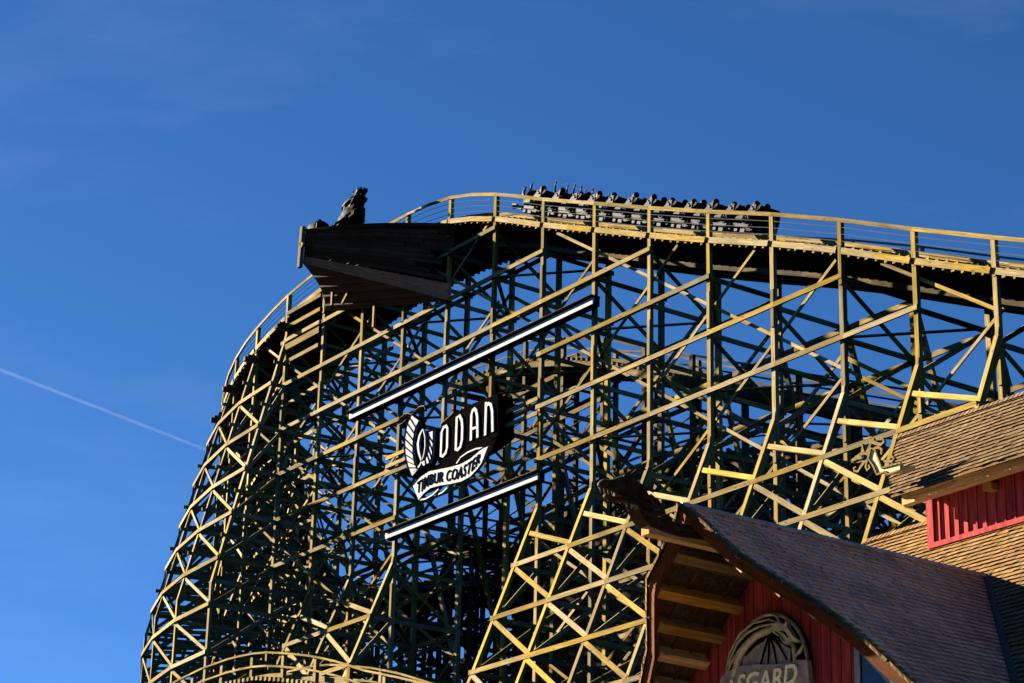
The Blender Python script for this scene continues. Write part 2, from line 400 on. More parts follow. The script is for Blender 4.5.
for j in range(J0, J1-1):
    for i, z in enumerate(LV):
        if z < 13: continue
        top = min(zd(j), zd(j+1))-.4
        if j in (-2, -1, 0) and z < 28: continue
        if z < top:
            il.beam(P(j, 3.16, z), P(j+1, 3.16, z), .07, .18, inw(j))
            if j >= 9: il.beam(P(j, -.1, z), P(j+1, -.1, z), .07, .18, inw(j))
        if z+DZ*1.0 < top:
            if (i+j) % 2: il.beam(P(j, 2.95, z-DZ*.5), P(j+1, 2.95, z+DZ*.5), .05, .14, inw(j))
            else: il.beam(P(j, 2.93, z+DZ*.5), P(j+1, 2.93, z-DZ*.5), .05, .14, inw(j))
            if j >= 2: il.beam(P(j, 2.88, z-DZ*.5*(1 if not (i+j) % 2 else -1)), P(j+1, 2.88, z+DZ*.5*(1 if not (i+j) % 2 else -1)), .05, .14, inw(j)); il.beam(P(j, 1.5, z+.3), P(j+1, 1.5, z+.3), .06, .17, inw(j))
            if j >= 5: il.beam(P(j, .1, z+DZ*.5*(1 if (i+j) % 2 else -1)), P(j+1, .1, z-DZ*.5*(1 if (i+j) % 2 else -1)), .05, .14, inw(j))
# sway braces in plan between the rows (flat crosses at every second level)
for j in range(J0, 14):
    for i, z in enumerate(LV):
        if z < 15 or z > min(zd(j), zd(j+1))-1 or i % 2: continue
        if j in (-2, -1, 0) and z < 29: continue
        a, c = (0.1, 2.9) if (j % 2) else (2.9, .1)
        br.beam(P(j, a, z+.06), P(j+1, c, z+.06), .14, .05, inw(j))
br.build('cross_bent', 'timber', coaster, kind='stuff'); il.build('inner_lattice', 'timber', coaster, kind='stuff')
# deck: edge boards, bearers, joists, walkway boards, ties and rails
LO, LI = -.14, 3.55
for j in range(J0, 10):
    b = MB(); n = inw(j)
    for q in range(2):
        a, c = j+q*.5, j+q*.5+.5
        if q == 0: a += .035
        else: c -= .035
        b.beam(P(a, LO+.04, zd(a)-.1), P(c, LO+.04, zd(c)-.1), .07, .2, n, r=.75+jit(.2))
    b.build('edge_board', 'timber', coaster)
ties = MB(); walk = MB(); jo = MB(); rails = MB(); steel = MB(); teeth = MB()
j = J0
TC, TG = 1.25, .56      # track centre and half gauge
while j < J1-1:
    z = zd(j); n = inw(j); tg = tang(j)
    if j < 10: teeth.beam(P(j, -.08+jit(.05), z-.235), P(j, .5, z-.235), .07+jit(.015), .11+jit(.03), EZ)
    hw = tg*.045; ZT = Vector((0, 0, z-.22))
    def q_(l, d, sg): p_ = P(j, l, z-.22-d); return p_+hw*sg
    for la, da, lb, db in ((.15+jit(.04), .07, 1.25, .52), (1.25, .52, LI+.05, .52)):     # bearers across the deck, tapered to their lit ends
        jo.hexa([q_(la, 0, -1), q_(la, 0, 1), q_(la, da, 1), q_(la, da, -1), q_(lb, 0, -1), q_(lb, 0, 1), q_(lb, db, 1), q_(lb, db, -1)], None, 1)
    ties.beam(P(j, TC-.78, z+.08), P(j, TC+1.0, z+.08), .12, .18, EZ)             # sleepers
    j += .125
j = J0
while j < J1-1:
    for l in (.02, .235, .45, .665, .88, 1.095, 1.31, 1.525, 1.74, 1.955, 2.17, 2.385, 2.6, 2.815, 3.03, 3.245, 3.46): walk.beam(P(j, l, zd(j)-.18), P(j+.5, l, zd(j+.5)-.18), .205, .04, inw(j))
    for l in (1.3, 2.1, 3.0): jo.beam(P(j, l, zd(j)-.80), P(j+.5, l, zd(j+.5)-.80), .12, .2, inw(j))
    jo.beam(P(j, LI+.1, zd(j)-.35), P(j+.5, LI+.1, zd(j+.5)-.35), .07, .5, inw(j))
    for sg in (-1, 1):
        for q in range(3): rails.beam(P(j, TC+sg*(TG+.03*q), zd(j)+.19+.055*q), P(j+.5, TC+sg*(TG+.03*q), zd(j+.5)+.19+.055*q), .2-.03*q, .052, inw(j))
        steel.beam(P(j, TC+sg*TG, zd(j)+.36), P(j+.5, TC+sg*TG, zd(j+.5)+.36), .1, .015, inw(j))
    j += .5
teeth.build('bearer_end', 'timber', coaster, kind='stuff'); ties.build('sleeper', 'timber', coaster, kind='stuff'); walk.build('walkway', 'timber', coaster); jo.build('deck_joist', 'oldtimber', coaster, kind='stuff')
rails.build('wooden_rail', 'timber', coaster); steel.build('steel_strap', 'steel', coaster)
# caps that stick out on the turn
for j in range(4, 10):
    b = MB(); z = zd(j)-.62; b.beam(P(j, -.6, z), P(j, 4.0, z), .2, .26, EZ)
    b.beam(P(j, -.45, z+.17), P(j, 3.9, z+.17), .13, .14, EZ); b.build('cap_beam', 'prow', coaster)
# handrails
hr = MB(); cab = MB(); hr2 = MB()
j = J0
while j < 15:
    dj = 1 if j < -3 else .5
    jj = j; a, c = j, j+dj
    b = MB(); b.beam(P(a, -.03, zd(a)+1.0), P(c, -.03, zd(c)+1.0), .1, .05, inw(j)); b.beam(P(a, -.085, zd(a)+.95), P(c, -.085, zd(c)+.95), .035, .13, inw(j))
    b.build('handrail', 'timber', coaster)
    for f in (.25, .5, .75): cab.tube([P(a, -.06, zd(a)+.0+f*.95), P(c, -.06, zd(c)+f*.95)], .011, 4)
    if True:
        hr2 = MB()
        hr2.beam(P(a, LI+.05, zd(a)+1.0), P(c, LI+.05, zd(c)+1.0), .1, .06, inw(j)); hr2.beam(P(a, LI+.05, zd(a)+.5), P(c, LI+.05, zd(c)+.5), .05, .1, inw(j)); hr2.build('far_handrail', 'timber', coaster)
    j += dj
hr2 = MB()
for j in range(J0, 15):
    if j >= 10: hr2.beam(P(j, -.05, zd(j)-.4), P(j, -.05, zd(j)+1), .1, .1)
    hr2.beam(P(j, LI+.02, zd(j)-.5), P(j, LI+.02, zd(j)+1), .1, .1)
cab.build('rail_cable', 'steel', coaster); hr2.build('far_rail_post', 'timber', coaster, kind='stuff')
# small tread cleats where the handrail steps over the crest
# boards that carry the sign
b = MB()   # close boarding on the inside of the turn
for k in range(60):
    z = 27.6+k*.175
    for a, c in ((8.1, 8.8), (8.8, 9.5)): b.beam(P(a, 3.45, z), P(c, 3.45, z), .04, .168, inw(a), r=random.random())
b.build('inner_boarding', 'wale', coaster)
shed = thing('tunnel_shed', (5, 6, 0), 'dark boarded tunnel shed half hidden behind the lower outriggers beside the gable', 'shed')
b = MB()
for k in range(52):
    a = .6+k*.2; b.box(a, a+.195, 4.4+random.uniform(0, .02), 4.5, 0, 24.9)
for k in range(25):
    a = 4.5+k*.2; b.box(10.9, 11.0+random.uniform(0, .02), a, a+.195, 0, 24.9); b.box(.6, .7, a, a+.195, 0, 24.9)
b.build('boarding', 'prow', shed)
b = MB()
for k in range(9): b.hexa([Vector(p) for p in ((.3, 4.1+k*.32, 24.75+k*.12), (11.3, 4.1+k*.32, 24.75+k*.12), (11.3, 4.1+k*.32, 24.82+k*.12), (.3, 4.1+k*.32, 24.82+k*.12), (.3, 4.5+k*.32, 24.85+k*.12), (11.3, 4.5+k*.32, 24.85+k*.12), (11.3, 4.5+k*.32, 24.92+k*.12), (.3, 4.5+k*.32, 24.92+k*.12))])
for k in range(9): b.hexa([Vector(p) for p in ((.3, 9.9-k*.32, 24.75+k*.12), (11.3, 9.9-k*.32, 24.75+k*.12), (11.3, 9.9-k*.32, 24.82+k*.12), (.3, 9.9-k*.32, 24.82+k*.12), (.3, 9.5-k*.32, 24.85+k*.12), (11.3, 9.5-k*.32, 24.85+k*.12), (11.3, 9.5-k*.32, 24.92+k*.12), (.3, 9.5-k*.32, 24.92+k*.12))])
b.build('roof', 'prow', shed)
for z, a, c in ((30.3, -3.8, -.9), (29.95, -3.8, -1.0), (29.62, -3.8, -1.0), (30.05, 4.3, 6.5), (29.5, 4.3, 6.5)):
    b = MB(); b.beam((a, -.2, z), (c, -.2, z), .06, .15); b.build('sign_bearer', 'timber', coaster)
# stacked boards under the turn beside the prow
for k, z in enumerate((39.2, 38.55, 37.95, 37.6, 36.9)):
    b = MB(); b.beam(P(3.05, -.16, z), P(3.95, -.16, z), .06, .17 if k != 3 else .28, inw(3)); b.build('ledger', 'timber', coaster)

# ------------------------------------------------------------------ trestles of other tracks behind
def trestle(name, label, path, levels=2.04, w=2.7, rail=True, m='timber', zlow=14, step=3.0):
    pts = [Vector(p) for p in path]
    # resample
    seg = [0]
    for a, b in zip(pts, pts[1:]): seg.append(seg[-1]+Vector((b.x-a.x, b.y-a.y)).length)
    N = int(seg[-1]/step); S = []
    def at(d):
        for i in range(len(seg)-1):
            if d <= seg[i+1]+1e-6: f = (d-seg[i])/(seg[i+1]-seg[i]); return pts[i].lerp(pts[i+1], f)
        return pts[-1]
    S = [at(seg[-1]*i/N) for i in range(N+1)]
    root = thing(name, (S[N//2].x, S[N//2].y, 0), label, 'trestle')
    po = MB(); le = MB(); bc = MB(); tr = MB(); de = MB()
    nor = []
    for i in range(N+1):
        d = S[min(i+1, N)]-S[max(i-1, 0)]; d.z = 0; d.normalize(); nor.append(Vector((-d.y, d.x, 0)))
    def q(i, l, z): return Vector((S[i].x+nor[i].x*l, S[i].y+nor[i].y*l, z))
    npost = 0
    for i in range(N+1):
        for l in (0, w):
            b = MB(); b.beam(q(i, l, 0), q(i, l, S[i].z+(1.0 if l == 0 or rail else -.2)), .16, .2, nor[i])
            if npost < 60: b.build('post', m, root)
            npost += 1
        bc.beam(q(i, -.2, S[i].z-.35), q(i, w+.2, S[i].z-.35), .2, .25, EZ)
        if S[i].z > 16:
            for l, sg in ((0, -1), (w, 1)):
                zk = S[i].z-8-((i*37) % 3)*.2
                if zk > 5: bc.beam(q(i, l, zk), q(i, l+sg*.34*zk, 0), .15, .17, nor[i])
        z = S[i].z-1.2
        k = 0
        while z > zlow:
            bc.beam(q(i, -.1, z), q(i, w+.1, z), .06, .17, EZ)
            if z-levels > zlow-2: bc.beam(q(i, 0 if k % 2 else w, z), q(i, w if k % 2 else 0, z-levels), .05, .14, EZ)
            z -= levels; k += 1
    for i in range(N):
        zt = min(S[i].z, S[i+1].z)-.5
        z = LEV0+levels*4; k = 0
        while z > zlow:
            if z < zt:
                for l in (-.1, w+.1): le.beam(q(i, l, z), q(i+1, l, z), .07, .19, nor[i])
                if z-levels < zt:
                    sg = 1 if (i+k) % 2 else -1
                    for l in (.1, w-.1): le.beam(q(i, l, z-levels/2+sg*levels/2), q(i+1, l, z-levels/2-sg*levels/2), .05, .14, nor[i])
            z -= levels; k += 1
        a, b2 = S[i], S[i+1]
        for l in (w/2-.56, w/2+.56): tr.beam(q(i, l, a.z+.2), q(i+1, l, b2.z+.2), .18, .2, nor[i])
        for f in range(8):
            p0 = q(i, -.35, a.z).lerp(q(i+1, -.35, b2.z), f/8); p1 = q(i, w+.35, a.z).lerp(q(i+1, w+.35, b2.z), f/8)
            de.beam(p0, p1, .16, .14, EZ)
        for l in (-.3, w+.3): de.beam(q(i, l, a.z-.2), q(i+1, l, b2.z-.2), .07, .26, nor[i])
        for l in (0, w):
            tr.beam(q(i, l, a.z+1), q(i+1, l, b2.z+1), .08, .08, nor[i]); tr.beam(q(i, l, a.z+.55), q(i+1, l, b2.z+.55), .04, .07, nor[i])
    le.build('ledger_lattice', m, root, kind='stuff'); bc.build('cross_bent', m, root, kind='stuff'); tr.build('track_rail', m, root); de.build('deck', m, root)
    return root
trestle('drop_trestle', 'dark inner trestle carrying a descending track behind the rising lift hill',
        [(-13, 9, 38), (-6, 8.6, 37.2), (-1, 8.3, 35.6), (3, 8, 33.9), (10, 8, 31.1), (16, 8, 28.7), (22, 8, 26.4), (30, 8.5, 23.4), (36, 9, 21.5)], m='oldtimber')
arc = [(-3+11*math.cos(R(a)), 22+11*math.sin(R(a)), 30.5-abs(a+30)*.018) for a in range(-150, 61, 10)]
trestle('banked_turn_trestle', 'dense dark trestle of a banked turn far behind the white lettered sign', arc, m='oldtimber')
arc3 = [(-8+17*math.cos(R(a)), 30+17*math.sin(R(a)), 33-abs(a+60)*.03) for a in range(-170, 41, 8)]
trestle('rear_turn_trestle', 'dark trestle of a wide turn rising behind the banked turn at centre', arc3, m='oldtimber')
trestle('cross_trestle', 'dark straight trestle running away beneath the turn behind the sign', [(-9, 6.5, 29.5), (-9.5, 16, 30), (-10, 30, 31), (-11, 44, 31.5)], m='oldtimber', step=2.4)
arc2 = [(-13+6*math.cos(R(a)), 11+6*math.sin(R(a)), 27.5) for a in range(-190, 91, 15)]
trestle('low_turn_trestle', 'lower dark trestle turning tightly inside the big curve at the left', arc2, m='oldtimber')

# ------------------------------------------------------------------ front lower track with its hump (bottom left)
lowpath = [(-15, 21.0), (-10.44, 21.6), (-8, 21.76), (-5.69, 21.77), (-3.5, 21.6), (-1.8, 21.27), (.32, 20.79), (1.94, 20.32), (2.63, 20.1), (4.06, 19.61), (6.26, 19.0), (8.12, 18.45), (12, 17.2), (18, 15)]
def lz(s): return interp(s, [p[0] for p in lowpath], [p[1] for p in lowpath])
lt = thing('low_hill_track', (0, -5, 0), 'small lower track hump before the trestle with rounded handrails at bottom left', 'track')
ss = [-15+1.0*i for i in range(34)]
for tt, dz in ((-5.5, 0), (-2.75, -.05)):
    b = MB()
    for a, c in zip(ss, ss[1:]): b.beam((a, tt, lz(a)+dz), (c, tt, lz(c)+dz), .09, .07); b.beam((a, tt, lz(a)+dz-.5), (c, tt, lz(c)+dz-.5), .04, .07)
    b.build('handrail', 'timber', lt)
    s_ = -13.6
    while s_ < 18:
        b = MB(); b.beam((s_, tt+.1, 0), (s_, tt+.1, lz(s_)+dz), .15, .18); b.build('post', 'timber', lt); s_ += 2.35
b = MB(); r2 = MB(); t2 = MB()
for a, c in zip(ss, ss[1:]):
    for tt in (-4.7, -3.55): r2.beam((a, tt, lz(a)-.75), (c, tt, lz(c)-.75), .15, .2)
    for q in range(3): t2.beam((a+q/3, -5.7, lz(a+q/3)-1.0), (a+q/3, -2.6, lz(a+q/3)-1.0), .14, .16, EZ)
r2.build('track_rail', 'timber', lt); t2.build('deck', 'timber', lt)

# ------------------------------------------------------------------ the wooden prow platform
prow = thing('wooden_prow', (-3, -1, 38), 'dark planked ship prow jutting from the top of the trestle below the crest', 'platform')
Bt, Bb = Vector((-6.35, -3.0, 40.25)), Vector((-6.46, -3.0, 38.85))
Nt, Nb = Vector((.35, -.2, 38.95)), Vector((.35, -.25, 35.75))
Ft, Fb = Vector((-9.6, -.16, 39.9)), Vector((-9.3, -.16, 38.3))
def curve(a, b, f, bulge): return a.lerp(b, f)+bulge*math.sin(math.pi*f)
def near_in(f, v): return near(f, v)+Vector((.02, .12, .01))
def near(f, v):
    top = curve(Bt, Nt, f, Vector((.1, -.35, .0))); bot = curve(Bb, Nb, f, Vector((.15, .25, -.05)))
    return top.lerp(bot, v)
def far(f, v):
    top = curve(Bt, Ft, f, Vector((-.15, -.2, 0))); bot = curve(Bb, Fb, f, Vector((.35, .1, -.12)))
    return top.lerp(bot, v)
def plank_wall(fn, v0, v1, n, th, outv, gap=.012, N=10, rag=0):
    b = MB()
    for k in range(n):
        a = v0+(v1-v0)*k/n+gap; c = v0+(v1-v0)*(k+1)/n-gap; r = random.random()
        fe = 1-abs(random.gauss(0, rag)); fe = max(.7, fe)
        for i in range(N):
            f0, f1 = i/N, min((i+1)/N, fe); o = Vector(outv)*th
            if f0 >= fe: break
            b.hexa([fn(f0, a), fn(f0, c), fn(f0, c)+o, fn(f0, a)+o, fn(f1, a), fn(f1, c), fn(f1, c)+o, fn(f1, a)+o], r, .6, ends=i == 0 or f1 >= fe)
    return b
plank_wall(near, -.02, .74, 11, .06, (.2, .9, .1), .003, rag=.14).build('near_planking', 'prow', prow)
plank_wall(near, .76, 1.0, 1, .12, (.2, .9, .1)).build('wale', 'wale', prow)
plank_wall(near_in, -.02, .34, 2, .03, (.2, .9, .1), .0).build('lining', 'prow', prow)
plank_wall(far, -.06, 1.0, 8, .06, (.6, .7, .1)).build('far_planking', 'prow', prow)
b = MB()   # gunwale
for i in range(10): b.beam(near(i/10, -.02), near((i+1)/10, -.02), .14, .1, (0, 1, 0), r=.3)
b.build('gunwale', 'prow', prow)
b = MB()   # bottom boards between the two lower edges
for i in range(26):
    f0, f1 = i/26+.001, (i+1)/26-.001
    A, B2, C2, D2 = near(f0, 1), near(f1, 1), far(f1, 1), far(f0, 1); o = Vector((0, .0, .06))
    b.hexa([A, B2, B2+o, A+o, D2, C2, C2+o, D2+o], None, 3)
b.build('bottom_boards', 'prow', prow)
b = MB()
for i in range(12):
    f0, f1 = i/12+.006, (i+1)/12-.006
    A, B2, C2, D2 = near(f0, .14), near(f1, .14), far(f1, .1), far(f0, .1); o = Vector((0, 0, .05))
    b.hexa([A, B2, B2+o, A+o, D2, C2, C2+o, D2+o], None, 3)
b.build('deck_boards', 'wale', prow)
b = MB(); b.beam((-6.5, -3.12, 38.65), (-6.42, -3.12, 40.45), .2, .16, (1, 0, 0)); b.beam((-6.42, -3.14, 39.55), (-6.30, -3.14, 39.7), .3, .12, (1, 0, 0)); b.build('stem_board', 'timber', prow)
b = MB()   # ribs seen below
for f in (.25, .45, .65, .85):
    b.beam(near(f, 1.0)+Vector((0, .1, -.03)), far(f, 1.0)+Vector((0, 0, -.03)), .08, .1, EZ)
b.build('rib', 'prow', prow)
b = MB()   # short props lit under the bow
for A_, B_ in (((-7.0, -1.2, 37.6), (-7.0, -1.2, 38.4)), ((-6.3, -1.1, 37.5), (-5.6, -1.1, 38.1)), ((-4.9, -.4, 36.2), (-4.9, -.4, 37.4))):
    b = MB(); b.beam(A_, B_, .1, .12); b.build('prop', 'timber', prow)
def blob(rows, t0, depth, n=14):
    """silhouette rows (s_left, s_right, z) turned into a solid round body"""
    rings = []
    for sl_, sr_, z in rows:
        c, h = (sl_+sr_)/2, max((sr_-sl_)/2, .02)
        rings.append([(c+h*math.cos(2*math.pi*k/n)*(1+.08*math.sin(3*k+z*9)), t0+h*depth*math.sin(2*math.pi*k/n), z+.02*math.sin(5*k)) for k in range(n)])
    return rings
st = MB()
SROW = [(-7.75, -5.6, 39.9), (-7.71, -5.69, 40.67), (-7.69, -5.39, 40.78), (-7.44, -5.12, 40.85), (-7.07, -4.98, 40.925), (-6.7, -4.94, 41.05), (-6.47, -4.94, 41.215), (-6.42, -5.01, 41.375), (-6.38, -5.11, 41.55), (-6.42, -5.02, 41.66), (-6.29, -4.85, 41.73), (-6.12, -4.82, 41.81), (-5.92, -4.84, 41.90), (-5.57, -4.9, 41.96), (-5.5, -4.66, 42.045), (-5.48, -4.73, 42.155), (-5.34, -5.0, 42.29)]
st.loft([[Vector(p)+Vector((random.uniform(-1, 1), random.uniform(-1, 1), random.uniform(-1, 1)))*.05 for p in g_] for g_ in blob(SROW, -1.2, .5, 18)])
st.tube([(-5.6, -1.2, 42.2), (-5.75, -1.2, 42.3), (-5.62, -1.2, 42.38)], [.05, .04, .01], 6)
tag(st.build('statue', 'dark', None, (-6.6, -1.2, 39.9)), 'dark carved figure with square topped head rising on the wooden prow against the sky', 'statue')
bs = MB(); bs.loft(blob([(-7.7, -6.0, 39.9), (-7.75, -6.05, 40.55), (-7.72, -6.15, 40.75), (-7.68, -6.35, 40.92), (-7.6, -6.58, 41.07), (-7.3, -6.9, 41.15)], -2.1, .5))
for k in range(6): bs.tube([(-7.6+k*.24, -2.45, 40.3), (-7.55+k*.22, -2.4, 40.8), (-7.35+k*.12, -2.15, 41.12)], .07, 6)
tag(bs.build('carved_coil', 'dark', None, (-6.9, -2.1, 39.9), smooth=True), 'low rounded dark carving beside the statue at the very tip of the prow', 'carving')

# ------------------------------------------------------------------ sign and its two white bars
TS = -.72
sign = thing('lettered_sign', (1.5, TS, 27.6), 'black shaped sign board reading WODAN TIMBUR COASTER in white on the trestle', 'sign')
bd = [(.60, 28.95), (.66, 29.4), (.70, 30.38), (.89, 30.55), (1.52, 30.67), (2.55, 30.74), (3.64, 30.72), (4.47, 30.68), (4.60, 29.05), (3.4, 28.8), (2.2, 28.7), (1.2, 28.78)]
lb = [(-.55, 28.6), (-.07, 28.95), (.57, 28.9), (1.2, 28.9), (2.2, 28.8), (3.4, 28.85), (4.42, 28.95), (4.25, 28.6), (3.8, 28.3), (2.98, 28.0), (1.76, 27.95), (-.2, 27.95)]
b = MB(); b.prism([(x, TS+.12, z) for x, z in bd], (0, .72, 0)); b.build('back_board', 'black', sign)
b = MB(); b.prism([(x, TS+.125, z) for x, z in lb], (0, .08, 0)); b.build('lower_board', 'black', sign)
b = MB(); b.beam((4.46, TS+.15, 30.70), (5.2, TS+.9, 30.82), .12, .05, (0, 1, 0)); b.build('top_edge', 'timber', sign)
b = MB(); b.beam((.72, TS+.14, 30.48), (1.5, TS+.14, 30.70), .1, .04); b.build('top_edge', 'timber', sign)
def letter(name, strokes):
    b = MB()
    for pts, wd, cl in strokes: b.ribbon(pts, wd, TS+.07, .045, cl)
    return b.build(name, 'white', sign)
letter('letter', [([(.84, 29.17), (.85, 30.12), (.97, 30.28), (1.15, 30.29), (1.24, 30.18), (1.26, 29.4), (1.17, 29.2), (.98, 29.13)], .13, True)])
letter('letter', [([(1.86, 29.16), (1.86, 30.46), (2.05, 30.46), (2.2, 30.25), (2.26, 29.95), (2.26, 29.45), (2.17, 29.2), (2.0, 29.13)], .14, True)])
letter('letter', [([(2.86, 29.27), (2.85, 30.3), (2.92, 30.44), (3.03, 30.48), (3.15, 30.38), (3.24, 30.1), (3.3, 29.27)], .14, False), ([(2.88, 29.72), (3.26, 29.70)], .1, False)])
letter('letter', [([(3.80, 29.23), (3.80, 30.54)], .14, False), ([(3.82, 30.36), (3.95, 30.44), (4.12, 30.35), (4.22, 30.05), (4.28, 29.25)], .14, False)])
# the big ornamental initial: striped tusks joined at the foot
def tusk(A, Bp, n=13):
    def ip(L, f):
        x = f*(len(L)-1); i = min(int(x), len(L)-2); g = x-i; return (L[i][0]*(1-g)+L[i+1][0]*g, L[i][1]*(1-g)+L[i+1][1]*g)
    wb = MB(); kb = MB(); pa = [ip(A, k/(n*2)) for k in range(n*2+1)]; pb = [ip(Bp, k/(n*2)) for k in range(n*2+1)]
    for k in range(n*2):
        V = lambda p, t: Vector((p[0], t, p[1]))
        wb.hexa([V(pa[k], TS), V(pb[k], TS), V(pb[k], TS+.1), V(pa[k], TS+.1), V(pa[k+1], TS), V(pb[k+1], TS), V(pb[k+1], TS+.1), V(pa[k+1], TS+.1)], .5, .1, ends=k in (0, n*2-1))
    for k in range(n*2-1):
        if k % 2 == 0: continue
        p = [V2 for V2 in (pa[k], pb[min(k+2, n*2)])]
        kb.beam((p[0][0], TS-.012, p[0][1]), (p[1][0], TS-.012, p[1][1]), .02, .035)
    for L in (pa, pb): kb.ribbon(L, .035, TS-.02, .02)
    return wb, kb
L1 = [(-1.28, 31.37), (-1.58, 31.03), (-1.69, 30.47), (-1.62, 29.86), (-1.39, 29.31), (-1.06, 28.79)]
L2 = [(-.67, 30.95), (-.93, 30.7), (-1.04, 30.23), (-1.02, 29.73), (-.86, 29.25), (-.62, 28.98)]
L3 = [(.03, 30.29), (.08, 29.93), (.04, 29.55), (-.16, 29.3), (-.42, 29.26)]
L4 = [(.37, 30.29), (.40, 29.77), (.36, 29.28), (.2, 29.04), (-.22, 29.0)]
W1, K1 = tusk(L1, L2, 9); W2, K2 = tusk(L3, L4, 6)
for s_ in (W2,):
    off = len(W1.v); W1.v += s_.v; W1.f += [tuple(i+off for i in f) for f in s_.f]; W1.uv += s_.uv; W1.r += s_.r
W1.ribbon([(-.40, 30.55), (-.60, 30.35), (-.70, 30.05), (-.63, 29.7), (-.40, 29.25)], [.05, .12, .14, .12, .05], TS, .1)
W1.ribbon([(-.95, 28.95), (-.75, 28.98), (-.5, 29.12), (-.36, 29.3)], [.08, .1, .08, .05], TS, .1)
W1.ribbon([(-.38, 30.55), (-.22, 30.2), (-.18, 29.8), (-.24, 29.5), (-.38, 29.26)], [.04, .05, .06, .05, .04], TS, .1)
initial = W1.build('letter', 'white', sign)
K1.build('dark_stripe', 'black', initial); K2.build('dark_stripe', 'black', initial)
b = MB(); b.prism([(x, TS+.11, z) for x, z in [(-1.35, 31.45), (-.6, 31.0), (-.55, 30.5), (-.1, 30.45), (.45, 30.4), (.48, 29.2), (.1, 28.9), (-.5, 28.85), (-1.05, 28.75), (-1.42, 29.3), (-1.66, 29.9), (-1.72, 30.5), (-1.6, 31.05)]], (0, .14, 0)); b.build('initial_board', 'black', sign)
b = MB()
for L in ([(-1.31, 31.38), (-1.5, 31.5), (-1.8, 31.55), (-2.13, 31.47), (-2.35, 31.32), (-2.2, 31.2), (-1.95, 31.2), (-1.67, 31.3)], [(-1.31, 31.38), (-1.1, 31.49), (-.74, 31.57), (-.42, 31.52), (-.33, 31.35)]):
    b.tube([(x, TS+.05, z) for x, z in L], .022, 6)
b.build('feeler', 'timber', sign)
bt = [(-.79, 28.37), (-.33, 28.59), (.3, 28.68), (1.01, 28.59), (1.71, 28.5), (2.4, 28.44), (3.07, 28.49), (3.6, 28.63), (3.93, 28.69), (4.27, 28.68)]
bo = [(-.31, 27.65), (.01, 27.82), (.49, 27.93), (1.13, 27.88), (1.82, 27.77), (2.58, 27.69), (3.18, 27.74), (3.64, 27.93), (3.92, 28.1), (4.27, 28.62)]
b = MB(); TB = TS-.1
b.prism([(x, TB, z) for x, z in bt]+[(x, TB, z) for x, z in reversed(bo)], (0, .1, 0)); banner = b.build('banner', 'white', sign)
b = MB(); b.ribbon([(-.31, 27.66), (.16, 27.60), (.65, 27.65), (1.03, 27.78)], .06, TB, .06); b.ribbon([(1.04, 27.57), (1.35, 27.60), (1.62, 27.70)], .06, TB, .06); b.ribbon([(2.19, 28.5), (2.46, 28.68), (2.93, 28.76), (3.47, 28.76), (3.94, 28.68)], .06, TB, .06)
b.build('banner_curl', 'white', sign)
b = MB(); b.ribbon(bt, .03, TB-.015, .03); b.build('dark_edge', 'black', banner); b = MB(); b.ribbon(bo, .03, TB-.015, .03); b.build('dark_edge', 'black', banner)
def text_mesh(txt, bold=.0, space=1.0):
    cu = bpy.data.curves.new('t', 'FONT'); cu.body = txt; cu.offset = bold; cu.space_character = space; cu.extrude = .5; cu.resolution_u = 3
    o = bpy.data.objects.new('t', cu); C.objects.link(o); bpy.context.view_layer.update()
    me = bpy.data.meshes.new_from_object(o.evaluated_get(bpy.context.evaluated_depsgraph_get()))
    vs = [v.co.copy() for v in me.vertices]; fs = [tuple(p.vertices) for p in me.polygons]
    bpy.data.objects.remove(o); bpy.data.curves.remove(cu); bpy.data.meshes.remove(me)
    return vs, fs
def place_text(txt, mapf, t, th, name, m, parent, bold=.012, space=1.0):
    vs, fs = text_mesh(txt, bold, space); x0, x1 = min(v.x for v in vs), max(v.x for v in vs); y0, y1 = min(v.y for v in vs), max(v.y for v in vs)
    b = MB()
    for v in vs:
        s_, z_ = mapf((v.x-x0)/(x1-x0), (v.y-y0)/(y1-y0)); b.v.append(Vector((s_, t-v.z*th, z_)))
    for f in fs: b.quad(f, [(0, 0)]*len(f), .5)
    return b.build(name, m, parent)
def ban_map(f, v):
    x = -.42+f*4.22
    top = interp(x, [p[0] for p in bt], [p[1] for p in bt]); bot = interp(x, [p[0] for p in bo], [p[1] for p in bo])
    if x < -.1: bot = max(bot, 27.80)
    k = .2+.6*v
    return x+.12*(v-.5)-.10*(1-f)*(v), bot+(top-bot)*k
place_text('TIMBUR COASTER', ban_map, TB-.012, .02, 'lettering', 'black', banner, .008, 1.12)
def bar(label, a, c, z):
    th = thing('white_bar', ((a+c)/2, -.4, z), label, 'bar')
    b = MB(); b.box(a, c, -.52, -.42, z-.115, z+.125); b.build('face_board', 'white', th)
    b = MB(); b.box(a-.02, c+.02, -.6, -.2, z+.145, z+.20); b.box(a-.02, c+.02, -.415, -.21, z-.16, z+.14); b.build('cover', 'black', th)
    b = MB(); b.box(a-.03, c+.03, -.62, -.2, z+.203, z+.225); b.build('cap_strip', 'oldtimber', th)
bar('long white horizontal bar fixed across the trestle above the lettered sign', -6.3, 10.15, 32.66)
bar('shorter white horizontal bar fixed across the trestle below the lettered sign', -3.1, 7.0, 26.9)

